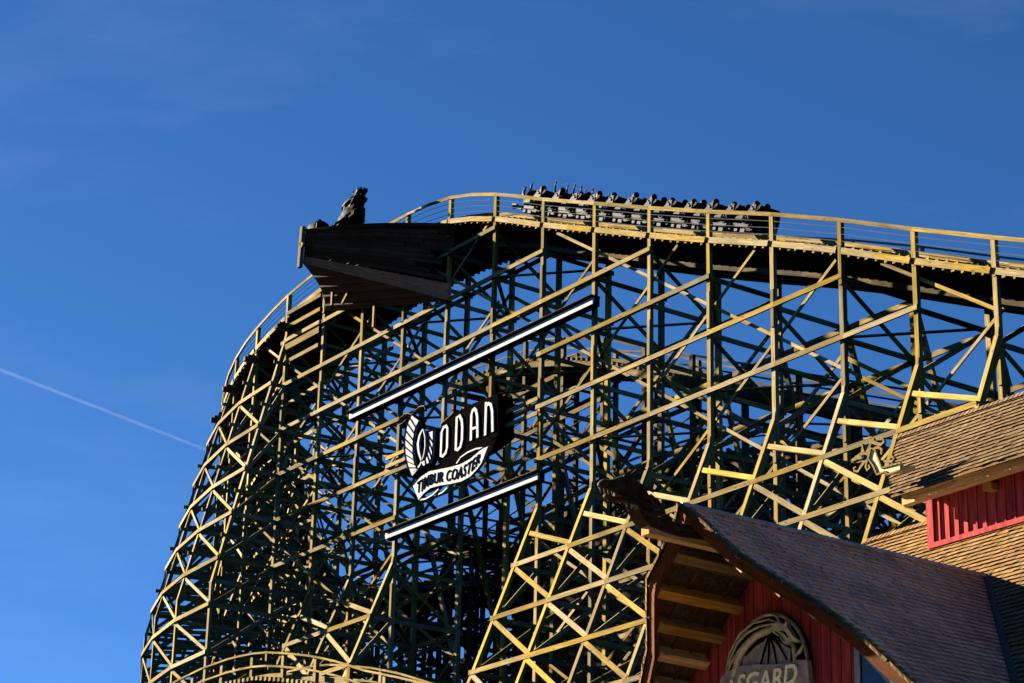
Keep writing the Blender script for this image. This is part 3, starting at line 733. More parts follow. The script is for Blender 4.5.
# ------------------------------------------------------------------ riders (one skinned body per pose, then copies)
def person_mesh(pose):
    """seated, facing +x, seat at z=0; limbs as one skin surface"""
    V = []; E_ = []; Rr = []
    def add(p, r, par=None):
        V.append(p); Rr.append(r); i = len(V)-1
        if par is not None: E_.append((par, i))
        return i
    pel = add((0, 0, .10), .145); sp = add((-.03, 0, .30), .135, pel); ch = add((-.03, 0, .48), .15, sp); nk = add((0, 0, .60), .065, ch)
    hd0 = add((.02, 0, .70), .085, nk); hd1 = add((.015, 0, .79), .098, hd0); hd2 = add((0, 0, .875), .075, hd1)
    nose = add((.115, 0, .755), .02, hd0)
    for sg in (-1, 1):
        hip = add((.05, sg*.09, .09), .10, pel); kn = add((.45, sg*.12, .13), .072, hip); an = add((.52, sg*.12, -.28), .045, kn); ft = add((.66, sg*.12, -.33), .04, an)
        add((0.0, sg*.105, .77), .018, hd1)
        sh = add((-.03, sg*.20, .53), .062, ch)
        if pose == 'up': el = add((.08, sg*.30, .72), .048, sh); wr = add((.12, sg*.30, .97), .03, el); d = Vector((.1, 0, 1)); lat = Vector((1, 0, 0))
        else: el = add((.10, sg*.25, .30), .048, sh); wr = add((.33, sg*.17, .34), .03, el); d = Vector((1, 0, -.15)); lat = Vector((0, 1, 0))
        d.normalize(); w0 = Vector(V[wr]); palm = add(tuple(w0+d*.06), .034, wr)
        bend = Vector((0, 0, -1)) if pose != 'up' else Vector((.9, 0, 0))
        if pose == 'up': lat = Vector((0, 1, 0))
        for k, ln in enumerate((.066, .078, .074, .056)):
            r0 = Vector(V[palm])+d*.025+lat*(k-1.5)*.021*sg
            f0 = add(tuple(r0), .010, palm); f1 = add(tuple(r0+d*ln*.6+bend*.008), .009, f0); add(tuple(r0+d*ln*.9+bend*.03), .008, f1)
        t0 = add(tuple(w0+d*.04+lat*(-.036)*sg), .011, palm); add(tuple(w0+d*.08+lat*(-.058)*sg), .009, t0)
    me = bpy.data.meshes.new('p'); me.from_pydata(V, E_, []); o = bpy.data.objects.new('p', me); C.objects.link(o)
    md = o.modifiers.new('skin', 'SKIN'); md.use_smooth_shade = True
    for i, sv in enumerate(me.skin_vertices[0].data): sv.radius = (Rr[i]*(1.25 if i in (1, 2) else 1), Rr[i]); sv.use_root = (i == 0)
    ms = o.modifiers.new('sub', 'SUBSURF'); ms.levels = 1
    bpy.context.view_layer.update()
    out_ = bpy.data.meshes.new_from_object(o.evaluated_get(bpy.context.evaluated_depsgraph_get()))
    bpy.data.objects.remove(o)
    return out_
PM = {p: person_mesh(p) for p in ('hold', 'up')}
def dress(me, ci):
    m2 = me.copy(); m2.materials.clear(); m2.materials.append(M['cloth%d' % ci]); m2.materials.append(M['skin'])
    for p in m2.polygons:
        c = p.center; r = math.hypot(c.x, c.y)
        hand = (c.x > .33 and c.z > .25 and abs(c.y) > .08) or (c.z > .93)
        p.material_index = 1 if (c.z > .615 and abs(c.y) < .13) or hand else 0
        p.use_smooth = True
    return m2
DRESSED = {(p, i): dress(PM[p], i) for p in PM for i in range(len(CLOTH))}
def hair_mesh(style):
    bm = bmesh.new(); bmesh.ops.create_uvsphere(bm, u_segments=14, v_segments=9, radius=.118)
    for v in bm.verts:
        v.co.x *= 1.0; v.co.z *= 1.02
        if v.co.x > .045 and v.co.z < .05: v.co.x = .045
        if style == 'long' and v.co.z < -.02: v.co.z -= .16; v.co.x -= .02
        if style == 'short' and v.co.z < -.045: v.co.z = -.045-(.05*(-.2) if v.co.x > 0 else .01)
        v.co += Vector((-.018, 0, .795)); v.co += Vector((random.uniform(-1, 1), random.uniform(-1, 1), random.uniform(-1, 1)))*.005
    me = bpy.data.meshes.new('hair'); bm.to_mesh(me); bm.free()
    for p in me.polygons: p.use_smooth = True
    return me
HM = {(s_, i): hair_mesh(s_) for s_ in ('short', 'long') for i in range(len(HAIR))}
for (s_, i), me in HM.items(): me.materials.append(M['hair%d' % i])

# ------------------------------------------------------------------ the train
def car_parts(lead):
    """car frame: x forward, y to the viewer's side, z up from the rail head; returns list of (name, MB, material, sub-parts)"""
    L = []
    b = MB(); b.box(-.5, .5, -.42, .42, .10, .22); b.box(-.5, -.4, -.5, .5, .02, .14); b.box(.38, .48, -.5, .5, .02, .14); L.append(('chassis', b, 'car'))
    for y in (-.60, .60):
        b = MB(); b.box(-.40, .30, y-.03, y+.03, .17, .25); b.box(-.44, .34, y-.05, y+.05, .25, .275); L.append(('side_plate', b, 'silver'))
        b = MB(); b.box(-.28, -.05, y-.04, y+.04, .0, .12); b.box(.12, .28, y-.04, y+.04, .02, .12); L.append(('bogie', b, 'silver'))
        b = MB()
        prof = [(-.5, .22), (.5, .22), (.52, .40), (.42, .55), (.25, .60), (.0, .62), (-.12, .75), (-.30, .95), (-.5, 1.0), (-.55, .6)]
        b.prism([(x, y*.93, z) for x, z in prof], (0, -.05 if y > 0 else .05, 0)); L.append(('body_panel', b, 'car'))
        b = MB(); ring = [(-.16+.155*math.cos(a*math.pi/8), y*1.0, .47+.165*math.sin(a*math.pi/8)) for a in range(16)]
        b.tube(ring, .038, 6, True); b.tube([(-.16+.07*math.cos(a*math.pi/4), y, .47+.07*math.sin(a*math.pi/4)) for a in range(8)], .03, 5, True); L.append(('round_emblem', b, 'silver'))
        b = MB(); b.prism([(x, y*.97, z) for x, z in [(-.40, .78), (-.32, .80), (-.24, .90), (-.29, .93), (-.34, .87), (-.41, .86)]], (0, .03 if y < 0 else -.03, 0)); L.append(('shoulder_plate', b, 'silver'))
    b = MB(); b.hexa([Vector(p) for p in ((-.45, -.5, .3), (-.45, .5, .3), (-.28, .5, .3), (-.28, -.5, .3), (-.60, -.42, 1.0), (-.60, .42, 1.0), (-.5, .42, 1.0), (-.5, -.42, 1.0))], .5); L.append(('seat_back', b, 'car'))
    b = MB(); b.box(-.32, .18, -.5, .5, .28, .40); L.append(('seat', b, 'car'))
    b = MB(); b.tube([(.42, -.45, .35), (.22, -.42, .66), (.22, .42, .66), (.42, .45, .35)], .03, 6); L.append(('lap_bar', b, 'steel'))
    if lead:
        b = MB(); b.loft([[(.5, -.5, .15), (.5, .5, .15), (.5, .5, .8), (.5, .2, .98), (.5, -.2, .98), (.5, -.5, .8)], [(.85, -.35, .2), (.85, .35, .2), (.9, .35, .7), (.92, .15, 1.0), (.92, -.15, 1.0), (.9, -.35, .7)], [(1.1, -.12, .3), (1.1, .12, .3), (1.15, .12, .6), (1.1, .06, .9), (1.1, -.06, .9), (1.15, -.12, .6)]]); L.append(('nose', b, 'dark'))
        b = MB(); b.tube([(.5, .52, .5), (.75, .5, .75), (.95, .4, 1.0), (1.1, .25, 1.05)], [.05, .06, .06, .03], 7); b.tube([(.78, .48, .9), (.85, .45, 1.0), (.95, .42, .95)], .04, 6); b.tube([(1.12, 0, .9), (1.16, 0, 1.15), (1.12, 0, 1.3)], [.06, .05, .02], 6); L.append(('scroll_ornament', b, 'silver'))
        b = MB(); b.box(.6, 1.25, .45, .55, .12, .26); b.box(1.1, 1.4, .38, .5, .18, .32); L.append(('front_bumper', b, 'silver'))
    return L
def car_matrix(j):
    a = P(j, TC, zd(j)+.42); f = (P(j+.12, TC, zd(j+.12)+.42)-P(j-.12, TC, zd(j-.12)+.42)).normalized()
    y = EZ.cross(f).normalized(); z = f.cross(y)
    loc = Matrix((f, y, z)).transposed().to_4x4(); loc.translation = a
    site = Matrix((ES, ET, EZ)).transposed().to_4x4(); site.translation = P0
    return site @ loc
def raw_obj(name, mb, m, parent):
    o = mb.build(name, m, parent, base=(0, 0, 0)); return o
ORD = ['first', 'second', 'third', 'fourth', 'fifth', 'sixth', 'seventh', 'eighth', 'ninth', 'tenth', 'eleventh', 'twelfth']
proto = None
POSE = {1: ('up', 'hold'), 2: ('up', 'up')}
for i in range(12):
    s_ = 4.35 if i == 0 else 5.55+1.125*(i-1)
    j = -s_/BAY
    if i < 2:
        root = bpy.data.objects.new('coaster_car', None); C.objects.link(root); root['_b'] = [0, 0, 0]
        for n, mb, m in car_parts(i == 0): raw_obj(n, mb, m, root)
        if i == 1: proto = root
    else:
        root = proto.copy(); C.objects.link(root)
        for ch in list(proto.children):
            c = ch.copy(); C.objects.link(c); c.parent = root
    root.matrix_world = car_matrix(j)
    tag(root, 'leading black coaster car with carved nose and silver trim at the crest' if i == 0 else
        ('last black coaster car at the tail of the train on the lift hill' if i == 11 else '%s black two seat coaster car from the front of the train' % ORD[i]), 'coaster car', 'cars of the train on the lift hill')
    for side, y in ((0, .24), (1, -.24)):
        if i == 0 and side == 1: continue
        if (i, side) in ((4, 1), (9, 1)): continue
        pose = POSE.get(i, ('hold', 'hold'))[side]; ci = random.randrange(len(CLOTH)); hs_ = random.choice(('short', 'long', 'short')); hi = random.choice((0, 0, 1, 1, 2))
        if i == 2: ci = 1
        p = bpy.data.objects.new('person', DRESSED[(pose, ci)]); C.objects.link(p)
        p.matrix_world = car_matrix(j) @ Matrix.Translation((-.16, y, .25+random.uniform(-.06, .09))) @ Matrix.Rotation(R(random.uniform(-14, 14)), 4, 'Z') @ Matrix.Rotation(R(random.uniform(-6, 6)), 4, 'X')
        h = bpy.data.objects.new('hair', HM[(hs_, hi)]); C.objects.link(h); h.parent = p
        cn = ['black', 'blue', 'red', 'grey', 'pale', 'dark green'][ci]
        where = 'near' if side == 0 else 'far'
        act = 'arms raised' if pose == 'up' else 'holding the lap bar'
        carn = 'leading car' if i == 0 else ('last car' if i == 11 else '%s car from the front' % ORD[i])
        tag(p, 'rider in %s, %s, %s seat, %s' % (cn, act, where, carn), 'person', 'riders in the train')

# ------------------------------------------------------------------ the hall in front
hall = thing('timber_hall', (44, -17, 0), 'red boarded hall with steep shingled gable roof and a raised lantern roof in the foreground', 'building')
SR, ZR, TAN = 43.5, 12.95, math.tan(R(42))
TW = -21.57                                     # gable wall plane
VZ = [0, .3, 1.0, 1.4, 1.9, 2.4, 3.4, 4.4, 5.4, 6.5]
VT = [-23.72, -23.55, -23.5, -23.15, -22.7, -22.42, -22.32, -22.34, -22.45, -22.5]
def verge(dz): return interp(dz, VZ, VT)
def valley(dz): return -16.65-dz
SL = 1/math.cos(R(42)); EXPO = .155
def shingles(fn, ulim, vmax, wmin=.09, wmax=.19, v0=0., th=.036):
    """fn(u, v, h) -> point; courses run along u, v metres down the slope from the ridge"""
    b = MB(); v = v0; k = 0
    while v < vmax:
        va, vb = v-.05, v+EXPO
        u0, u1 = ulim(vb-.05); u = u0+random.uniform(-.02, .02)
        while u < u1:
            wd = random.uniform(wmin, wmax); ue = min(u+wd, u1+random.uniform(-.01, .02)); dv = random.uniform(-.012, .014); t2 = th*random.uniform(.8, 1.25)
            if ue-u > .02:
                q = .004
                A = [fn(u+q, va, .004), fn(ue-q, va, .004), fn(ue-q, vb+dv, t2), fn(u+q, vb+dv, t2)]
                Bq = [fn(u+q, vb+dv, .004), fn(ue-q, vb+dv, .004)]
                i0 = len(b.v); b.v += A+Bq; r = random.random(); o = random.random()*30
                b.quad((i0, i0+1, i0+2, i0+3), [(o, 0), (o+wd, 0), (o+wd, .2), (o, .2)], r)
                b.quad((i0+3, i0+2, i0+5, i0+4), [(o, .2), (o+wd, .2), (o+wd, .22), (o, .22)], -.42+.1*r)  # butt face darkened in colour to paint the shadow line under each course
            u = ue
        v += EXPO*random.uniform(.97, 1.03); k += 1
    return b
def gpt(sg):
    def f(u, v, h):
        n = Vector((sg*math.sin(R(42)), 0, math.cos(R(42))))
        return Vector((SR+sg*v*math.cos(R(42)), u, ZR-v*math.sin(R(42))))+n*h
    return f
roof = None
b = MB()   # roof decking of both gable slopes (seen from below as soffit boards)
for sg in (-1, 1):
    f = gpt(sg); N = 40; vm = 6.4
    for i in range(N):
        va, vb = vm*i/N+.003, vm*(i+1)/N-.003
        da, db = va*math.sin(R(42)), vb*math.sin(R(42))
        A = [f(verge(da), va, -.03), f(valley(da), va, -.03), f(valley(da), va, -.003), f(verge(da), va, -.003)]
        Bq = [f(verge(db), vb, -.03), f(valley(db), vb, -.03), f(valley(db), vb, -.003), f(verge(db), vb, -.003)]
        b.hexa(A+Bq, None, 3)
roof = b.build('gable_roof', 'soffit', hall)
for sg in (1, -1):
    sb = shingles(gpt(sg), lambda v: (verge(max(v, 0)*math.sin(R(42)))-.02, valley(max(v, 0)*math.sin(R(42)))), 6.3, v0=.02)
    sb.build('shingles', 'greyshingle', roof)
b = MB()   # ragged shingle ends along the verge and the ridge cap
for sg in (1, -1):
    f = gpt(sg); v = 0
    while v < 6.2:
        d = v*math.sin(R(42)); tt = verge(d)
        b.hexa([f(tt-.05, v, -.02), f(tt+.1, v, -.02), f(tt+.1, v, .03), f(tt-.05+random.uniform(-.02, .02), v, .035), f(verge(d+.1)-.05, v+.14, -.02), f(verge(d+.1)+.1, v+.14, -.02), f(verge(d+.1)+.1, v+.14, .03), f(verge(d+.1)-.05, v+.14, .035)], None, .2); v += .15
b.build('verge_shingles', 'shingle', roof)
b = MB(); tt = -23.7
while tt < -16.7:
    for sg in (1, -1):
        f = gpt(sg); b.hexa([f(tt, -.02, .03), f(tt+.16, -.02, .045), f(tt+.16, -.02, .06), f(tt, -.02, .045), f(tt, .12, .03), f(tt+.16, .12, .045), f(tt+.16, .12, .06), f(tt, .12, .045)], None, .15)
    tt += .14
b.build('ridge_cap', 'greyshingle', roof)
M['fascia'] = mat('brown edge batten', (.20, .085, .045), .9, .3, 'wood', .2, .6)
b = MB()   # red batten behind the verge, stepping along its curve
for sg in (1, -1):
    f = gpt(sg); v = .05
    while v < 6:
        d, d2 = v*math.sin(R(42)), (v+.2)*math.sin(R(42)); b.beam(f(verge(d)+.06, v, -.12), f(verge(d2)+.06, v+.2, -.12), .09, .2, (0, 1, 0), r=.4); v += .2
b.build('verge_batten', 'fascia', roof)
for sg in (1, -1):   # purlins, run out from the wall to the verge
    f = gpt(sg)
    for k, v in enumerate([.85, 1.58, 2.22, 2.78, 3.38, 4.0, 4.65, 5.3]):
        d = v*math.sin(R(42)); t1 = verge(d)+.12
        b = MB(); n = Vector((sg*math.sin(R(42)), 0, math.cos(R(42)))); c1 = f(t1, v, -.15); c2 = f(TW+.3, v, -.15)
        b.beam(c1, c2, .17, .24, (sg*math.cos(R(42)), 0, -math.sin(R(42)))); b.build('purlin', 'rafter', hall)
for sg in (1, -1):   # soffit battens crossing under the boards
    f = gpt(sg)
    for tt in (-21.9, -22.3, -22.7, -23.1, -23.45):
        v = .2; b = MB()
        while v < 6:
            if verge(v*math.sin(R(42))) < tt-.05: b.beam(f(tt, v, -.055), f(tt, v+.2, -.055), .05, .05, (0, 1, 0), r=.5)
            v += .2
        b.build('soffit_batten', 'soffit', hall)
b = MB(); b.beam((SR, -24.45, ZR-.50), (SR, TW+.2, ZR-.50), .30, .2, (0, 0, 1)); b.beam((SR, -23.6, ZR-.24), (SR, TW, ZR-.24), .2, .16, (0, 0, 1)); b.build('ridge_beam', 'rafter', hall)
# gable wall of upright boards
def boards(name, s0, s1, t, zlo, ztop, bw, proud=-1, m='red'):
    b = MB(); s_ = s0
    while s_ < s1-.01:
        e = min(s_+bw, s1); g_ = .012; za, zb = ztop(s_+g_), ztop(e-g_); r = random.random(); th = .03+random.uniform(0, .008)
        b.hexa([Vector((s_+g_, t, zlo)), Vector((e-g_, t, zlo)), Vector((e-g_, t+th, zlo)), Vector((s_+g_, t+th, zlo)), Vector((s_+g_, t, za)), Vector((e-g_, t, zb)), Vector((e-g_, t+th, zb)), Vector((s_+g_, t+th, za))], r, za-zlo)
        s_ = e
    b.box(s0, s1, t+.045, t+.09, zlo, min(ztop(s0), ztop(s1)))
    return b
gw = boards('w', 38.6, 48.4, TW, 3.2, lambda s_: ZR-.1-abs(s_-SR)*TAN, .235); 
mid = MB()
for k in range(24):
    s0, s1 = 38.6+9.8*k/24, 38.6+9.8*(k+1)/24; za, zb = ZR-.1-abs(s0-SR)*TAN, ZR-.1-abs(s1-SR)*TAN
    gw.hexa([Vector((s0, TW+.05, 0)), Vector((s1, TW+.05, 0)), Vector((s1, TW+.2, 0)), Vector((s0, TW+.2, 0)), Vector((s0, TW+.05, za)), Vector((s1, TW+.05, zb)), Vector((s1, TW+.2, zb)), Vector((s0, TW+.2, za))], .1, 5)
gw.build('gable_wall', 'red', hall)
b = MB(); b.box(38.8, 38.95, TW+.22, -12, 0, 8.6); b.box(48.05, 48.2, TW+.22, -12, 0, 8.6); b.box(37.9, 60, -20.6, -20.45, 0, 8.9); b.box(38.9, 60, -8.6, -8.45, 0, 8.9); b.build('side_wall', 'red', hall)
# small window under the right slope
wn = MB(); wn.box(45.30, 45.42, TW-.05, TW-.003, 8.6, 10.62); wn.box(45.42, 46.9, TW-.05, TW-.003, 8.6, 8.72)
wn.prism([(45.42, TW-.05, 10.62), (45.42, TW-.05, 10.46), (46.75, TW-.05, 9.16), (46.9, TW-.05, 9.28)], (0, .047, 0)); wf = wn.build('window', 'blue', hall)
b = MB(); b.prism([(45.42, TW-.02, 8.72), (46.75, TW-.02, 8.72), (46.75, TW-.02, 9.16), (45.42, TW-.02, 10.46)], (0, .015, 0)); b.build('pane', 'glass', wf)
# main roof
def mainz(t): return 15.15+(t+14.45)
nm = Vector((0, -math.sin(R(45)), math.cos(R(45))))
def mpt(u, v, h): return Vector((u, -14.45-v*math.cos(R(45)), 15.15-v*math.sin(R(45))))+nm*h
def mlim(sign):
    def f(v):
        dz = ZR-(15.15-v*math.sin(R(45)))
        if dz <= 0: return (38.15, 60)
        x = dz/TAN
        return (SR+x, 60) if sign > 0 else (38.15, SR-x)
    return f
b = MB()
for i in range(30):
    va, vb = 9*i/30, 9*(i+1)/30
    for sg in (1, -1):
        la, lb = mlim(sg)(va), mlim(sg)(vb)
        if sg < 0 and 15.15-va*.7071 > ZR: continue
        if la[1]-la[0] < .02: continue
        b.hexa([mpt(la[0], va, -.06), mpt(la[1], va, -.06), mpt(la[1], va, -.004), mpt(la[0], va, -.004), mpt(lb[0], vb, -.06), mpt(max(lb[1], lb[0]+.001), vb, -.06), mpt(max(lb[1], lb[0]+.001), vb, -.004), mpt(lb[0], vb, -.004)], .5, 5)
b.hexa([Vector((38.15, -14.45, 15.12)), Vector((60, -14.45, 15.12)), Vector((60, -14.45, 15.06)), Vector((38.15, -14.45, 15.06)), Vector((38.15, -8.1, 8.77)), Vector((60, -8.1, 8.77)), Vector((60, -8.1, 8.7)), Vector((38.15, -8.1, 8.7))], .5)
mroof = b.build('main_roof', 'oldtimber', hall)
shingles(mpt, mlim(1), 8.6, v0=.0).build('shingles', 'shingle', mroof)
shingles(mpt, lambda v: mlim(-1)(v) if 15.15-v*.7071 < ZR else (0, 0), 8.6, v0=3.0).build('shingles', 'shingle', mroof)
b = MB()
s_ = 38.15
while s_ < 52: b.hexa([mpt(s_, -.03, .03), mpt(s_+.15, -.03, .04), mpt(s_+.15, .14, .04), mpt(s_, .14, .03), mpt(s_, -.03, .05), mpt(s_+.15, -.03, .06), mpt(s_+.15, .14, .06), mpt(s_, .14, .05)], None, .15); s_ += .135
b.build('ridge_cap', 'shingle', mroof)
b = MB()   # valley flashing
f = gpt(1)
for k in range(16):
    d0, d1 = 4.2*k/16, 4.2*(k+1)/16
    a = Vector((SR+d0/TAN, valley(d0), ZR-d0)); c = Vector((SR+d1/TAN, valley(d1), ZR-d1)); o = Vector((.0, -.0, .045))
    gs = Vector((-.07, .01, .065)); ms = Vector((.12, .0, .0))
    b.hexa([a+o+gs, a+o, a+o+Vector((0, 0, .01)), a+o+gs+Vector((0, 0, .01)), c+o+gs, c+o, c+o+Vector((0, 0, .01)), c+o+gs+Vector((0, 0, .01))], .5, .3)
    b.hexa([a+o, a+o+ms, a+o+ms+Vector((0, 0, .01)), a+o+Vector((0, 0, .01)), c+o, c+o+ms, c+o+ms+Vector((0, 0, .01)), c+o+Vector((0, 0, .01))], .5, .3)
b.build('valley_flashing', 'lead', hall)
# lantern (raised dormer) on the ridge
DT, DS0, DS1 = -15.37, 40.96, 52.0
DRT, DRZ, DET, DEZ = -14.2, 17.26, -15.92, 15.36
DSL = (DRZ-DEZ)/(DRT-DET); DA = math.atan(DSL); DLEN = math.hypot(DRZ-DEZ, DRT-DET)
def dzr(t): return DRZ-abs(t-DRT)*DSL
dm = boards('d', DS0, DS1, DT, mainz(DT)-.1, lambda s_: dzr(DT)-.1, .245)
dm.box(DS0, DS0+.1, DT+.035, -13.0, 13.6, 15.95); dm.box(DS0+.02, DS1, DT+.05, DT+.12, 13.9, 15.9); dm.box(DS0, DS1, -13.1, -13.0, 13.6, 15.95)
dw = dm.build('lantern_wall', 'red', hall)
b = MB()
s_ = DS0
while s_ < DS1: b.box(s_-.022, s_+.022, DT-.03, DT-.002, mainz(DT), 15.85); s_ += .245
b.build('cover_batten', 'red', dw)
b = MB(); b.box(DS0-.03, DS1, DT-.09, DT-.035, mainz(DT)-.0, mainz(DT)+.10); b.box(DS0-.06, DS0+.11, DT-.06, DT-.032, mainz(DT)+.1, 15.85); b.build('sill_board', 'red', dw)
def dpt(sg):
    n = Vector((0, -sg*math.sin(DA), math.cos(DA)))
    def f(u, v, h): return Vector((u, DRT-sg*v*math.cos(DA), DRZ-v*math.sin(DA)))+n*h
    return f
def dverge(v): return 39.05+1.43*max(0, min(1, v/DLEN))**1.25
b = MB()
for sg in (1, -1):
    f = dpt(sg)
    for i in range(16):
        va, vb = DLEN*i/16, DLEN*(i+1)/16
        b.hexa([f(dverge(va), va, -.07), f(DS1, va, -.07), f(DS1, va, -.003), f(dverge(va), va, -.003), f(dverge(vb), vb, -.07), f(DS1, vb, -.07), f(DS1, vb, -.003), f(dverge(vb), vb, -.003)], None, 3)
lroof = b.build('lantern_roof', 'oldtimber', hall)
M['brownshingle'] = mat('brown weathered shingles', (.26, .165, .085), .85, .3, 'shingle', .1, col2=(.13, .08, .045))
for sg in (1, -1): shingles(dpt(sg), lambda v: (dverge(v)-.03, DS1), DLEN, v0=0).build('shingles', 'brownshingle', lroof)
b = MB(); s_ = 39.0
f = dpt(1)
while s_ < DS1: b.hexa([f(s_, -.03, .03), f(s_+.15, -.03, .04), f(s_+.15, .12, .04), f(s_, .12, .03), f(s_, -.03, .05), f(s_+.15, -.03, .06), f(s_+.15, .12, .06), f(s_, .12, .05)], None, .15); s_ += .135
b.build('ridge_cap', 'brownshingle', lroof)
b = MB(); b.beam((40.62, -15.72, 15.27), (DS1, -15.72, 15.27), .16, .30); b.build('eave_beam', 'rafter', hall)
b = MB(); b.box(42.6, 42.8, -15.62, DT-.04, 14.98, 15.12); b.build('corbel', 'rafter', hall)
b = MB(); b.beam((39.4, -14.6, 16.55), (41.2, -14.6, 16.55), .16, .2); b.beam((40.0, -15.2, 15.95), (41.2, -15.2, 15.95), .16, .2); b.build('purlin', 'rafter', hall)
b = MB(); b.beam((40.5, -15.95, 15.31), (DS1, -15.95, 15.31), .04, .09); b.build('eave_batten', 'shingle', lroof)
# carved dragon boards on the lantern verge
TD = -16.25
dr = thing('dragon_board', (40.5, TD, 15.7), 'small gilded cut out dragon head board with curling mane on the upper roof corner', 'carving')
def D2(pts, t=TD, th=.07): return [(x, t, z) for x, z in pts]
b = MB()
b.prism(D2([(41.09, 15.78), (40.62, 15.80), (40.57, 15.80), (40.48, 16.02), (40.39, 16.23), (40.29, 16.28), (40.21, 16.08), (40.34, 15.90), (40.43, 15.70), (40.65, 15.71), (40.74, 15.63), (41.08, 15.64)]), (0, .07, 0)); bod = b.build('neck', 'bronze', dr)
b = MB()
out = [(41.09, 15.78), (40.62, 15.80), (40.57, 15.80), (40.48, 16.02), (40.39, 16.23), (40.29, 16.28), (40.21, 16.08), (40.34, 15.90), (40.43, 15.70), (40.65, 15.71), (40.74, 15.63), (41.08, 15.64)]
b.ribbon(out, .035, TD-.025, .03, True); b.build('raised_edge', 'gold', bod)
b = MB(); b.prism(D2([(39.69, 16.18), (39.82, 16.23), (39.98, 16.27), (40.11, 16.25), (40.24, 16.22), (40.24, 16.10), (40.05, 16.07), (39.89, 16.08), (39.72, 16.12)]), (0, .07, 0))
for e in ([(39.98, 16.25), (40.03, 16.44), (40.09, 16.24)], [(40.09, 16.23), (40.32, 16.43), (40.2, 16.2)]): b.prism(D2(e), (0, .07, 0))
hd = b.build('head', 'gold', dr)
b = MB(); b.ribbon([(40.05+.035*math.cos(a*math.pi/4), 16.17+.035*math.sin(a*math.pi/4)) for a in range(8)], .02, TD-.02, .025, True); b.ribbon([(39.75, 16.13), (39.9, 16.14), (40.05, 16.12)], .015, TD-.02, .025); b.build('eye', 'dark', hd)
b = MB()
for L, wd in (([(40.16, 16.1), (40.09, 16.07), (39.98, 15.99), (39.88, 15.90), (39.78, 15.94), (39.76, 16.0), (39.83, 16.01)], [.07, .07, .06, .05, .045, .04, .03]),
              ([(40.3, 16.42), (40.43, 16.34), (40.55, 16.29), (40.63, 16.33), (40.61, 16.4), (40.52, 16.40)], [.08, .07, .06, .06, .05, .04]),
              ([(40.36, 16.26), (40.49, 16.25), (40.57, 16.18), (40.55, 16.10), (40.47, 16.09), (40.44, 16.15)], .055),
              ([(40.5, 15.93), (40.60, 15.94), (40.72, 15.90), (40.84, 15.87), (40.89, 15.92), (40.84, 15.98), (40.77, 15.95)], .05),
              ([(40.15, 16.06), (40.1, 15.95), (40.15, 15.86), (40.22, 15.9), (40.18, 15.96)], .05),
              ([(40.2, 16.3), (40.28, 16.42), (40.36, 16.46)], .05)):
    b = MB(); b.ribbon(L, wd, TD, .06); b.build('mane_curl', 'gold', dr)
b = MB(); b.beam((40.6, -16.2, 15.70), (41.2, -16.0, 15.70), .06, .1); b.build('bracket', 'rafter', dr)
M['carved'] = mat('brown carved oak', (.07, .045, .022), .85, .45, 'plain', .3, .5, scale=9)
# big dark dragon head at the end of the gable ridge beam
gd = thing('carved_dragon', (SR, -24.6, 12.6), 'dark carved dragon head on a curved neck projecting from the tip of the gable', 'carving')
nk_ = [(-23.18, 12.60), (-23.93, 12.58), (-24.30, 12.60), (-24.44, 12.74), (-24.48, 12.93), (-24.59, 13.08), (-24.78, 13.14), (-24.80, 12.84), (-24.70, 12.66), (-24.58, 12.50), (-24.42, 12.42), (-24.17, 12.38), (-23.83, 12.36), (-23.2, 12.40)]
b = MB(); b.prism([(SR-.14, t, z) for t, z in nk_], (.28, 0, 0)); nk2 = b.build('neck', 'carved', gd)
b = MB()
for x in (SR+.145, SR-.16): 
    pts = [(x, -23.3, 12.5), (x, -24.2, 12.49), (x, -24.5, 12.62), (x, -24.6, 12.8), (x, -24.72, 13.0)]
    b.tube(pts, .03, 6)
b.build('neck_groove', 'carved', nk2)
def rng(t, z, w_, h_, n=10): return [(SR+w_*math.cos(2*math.pi*k/n), t, z+h_*math.sin(2*math.pi*k/n)) for k in range(n)]
b = MB(); b.loft([rng(-24.62, 13.0, .14, .16), rng(-24.78, 13.02, .19, .19), rng(-24.95, 13.04, .20, .17), rng(-25.08, 13.02, .16, .12), rng(-25.2, 13.0, .12, .08), rng(-25.34, 12.99, .10, .07), rng(-25.4, 12.97, .05, .04)])
hd = b.build('head', 'carved', gd, smooth=True)
b = MB(); b.loft([rng(-24.75, 12.86, .12, .08), rng(-24.95, 12.80, .12, .05), rng(-25.15, 12.77, .09, .04), rng(-25.28, 12.80, .05, .03)]); b.build('jaw', 'carved', hd, smooth=True)
b = MB()
for x in (-.12, .12):
    b.tube([(SR+x, -24.85, 13.15), (SR+x*1.3, -24.75, 13.28), (SR+x*1.5, -24.58, 13.34)], [.05, .04, .012], 6)
    b.tube([(SR+x, -24.95, 13.16), (SR+x*1.2, -24.98, 13.26), (SR+x*1.2, -24.92, 13.34)], [.05, .04, .015], 6)
    for k in range(4): b.tube([(SR+x*1.1, -24.66+k*.02, 12.98-.12*k), (SR+x*1.6, -24.52+k*.05, 13.02-.14*k), (SR+x*1.5, -24.42+k*.05, 12.98-.12*k)], [.05, .04, .01], 6)
    b.tube([(SR+x, -24.85, 12.78), (SR+x, -24.9, 12.66), (SR+x, -24.84, 12.6), (SR+x, -24.78, 12.66)], [.04, .04, .035, .02], 6)
    for k in range(4): b.tube([(SR+x*.8, -25.05-.08*k, 12.95), (SR+x*.8, -25.05-.08*k, 12.86)], [.022, .004], 5)
b.build('horn', 'carved', hd)
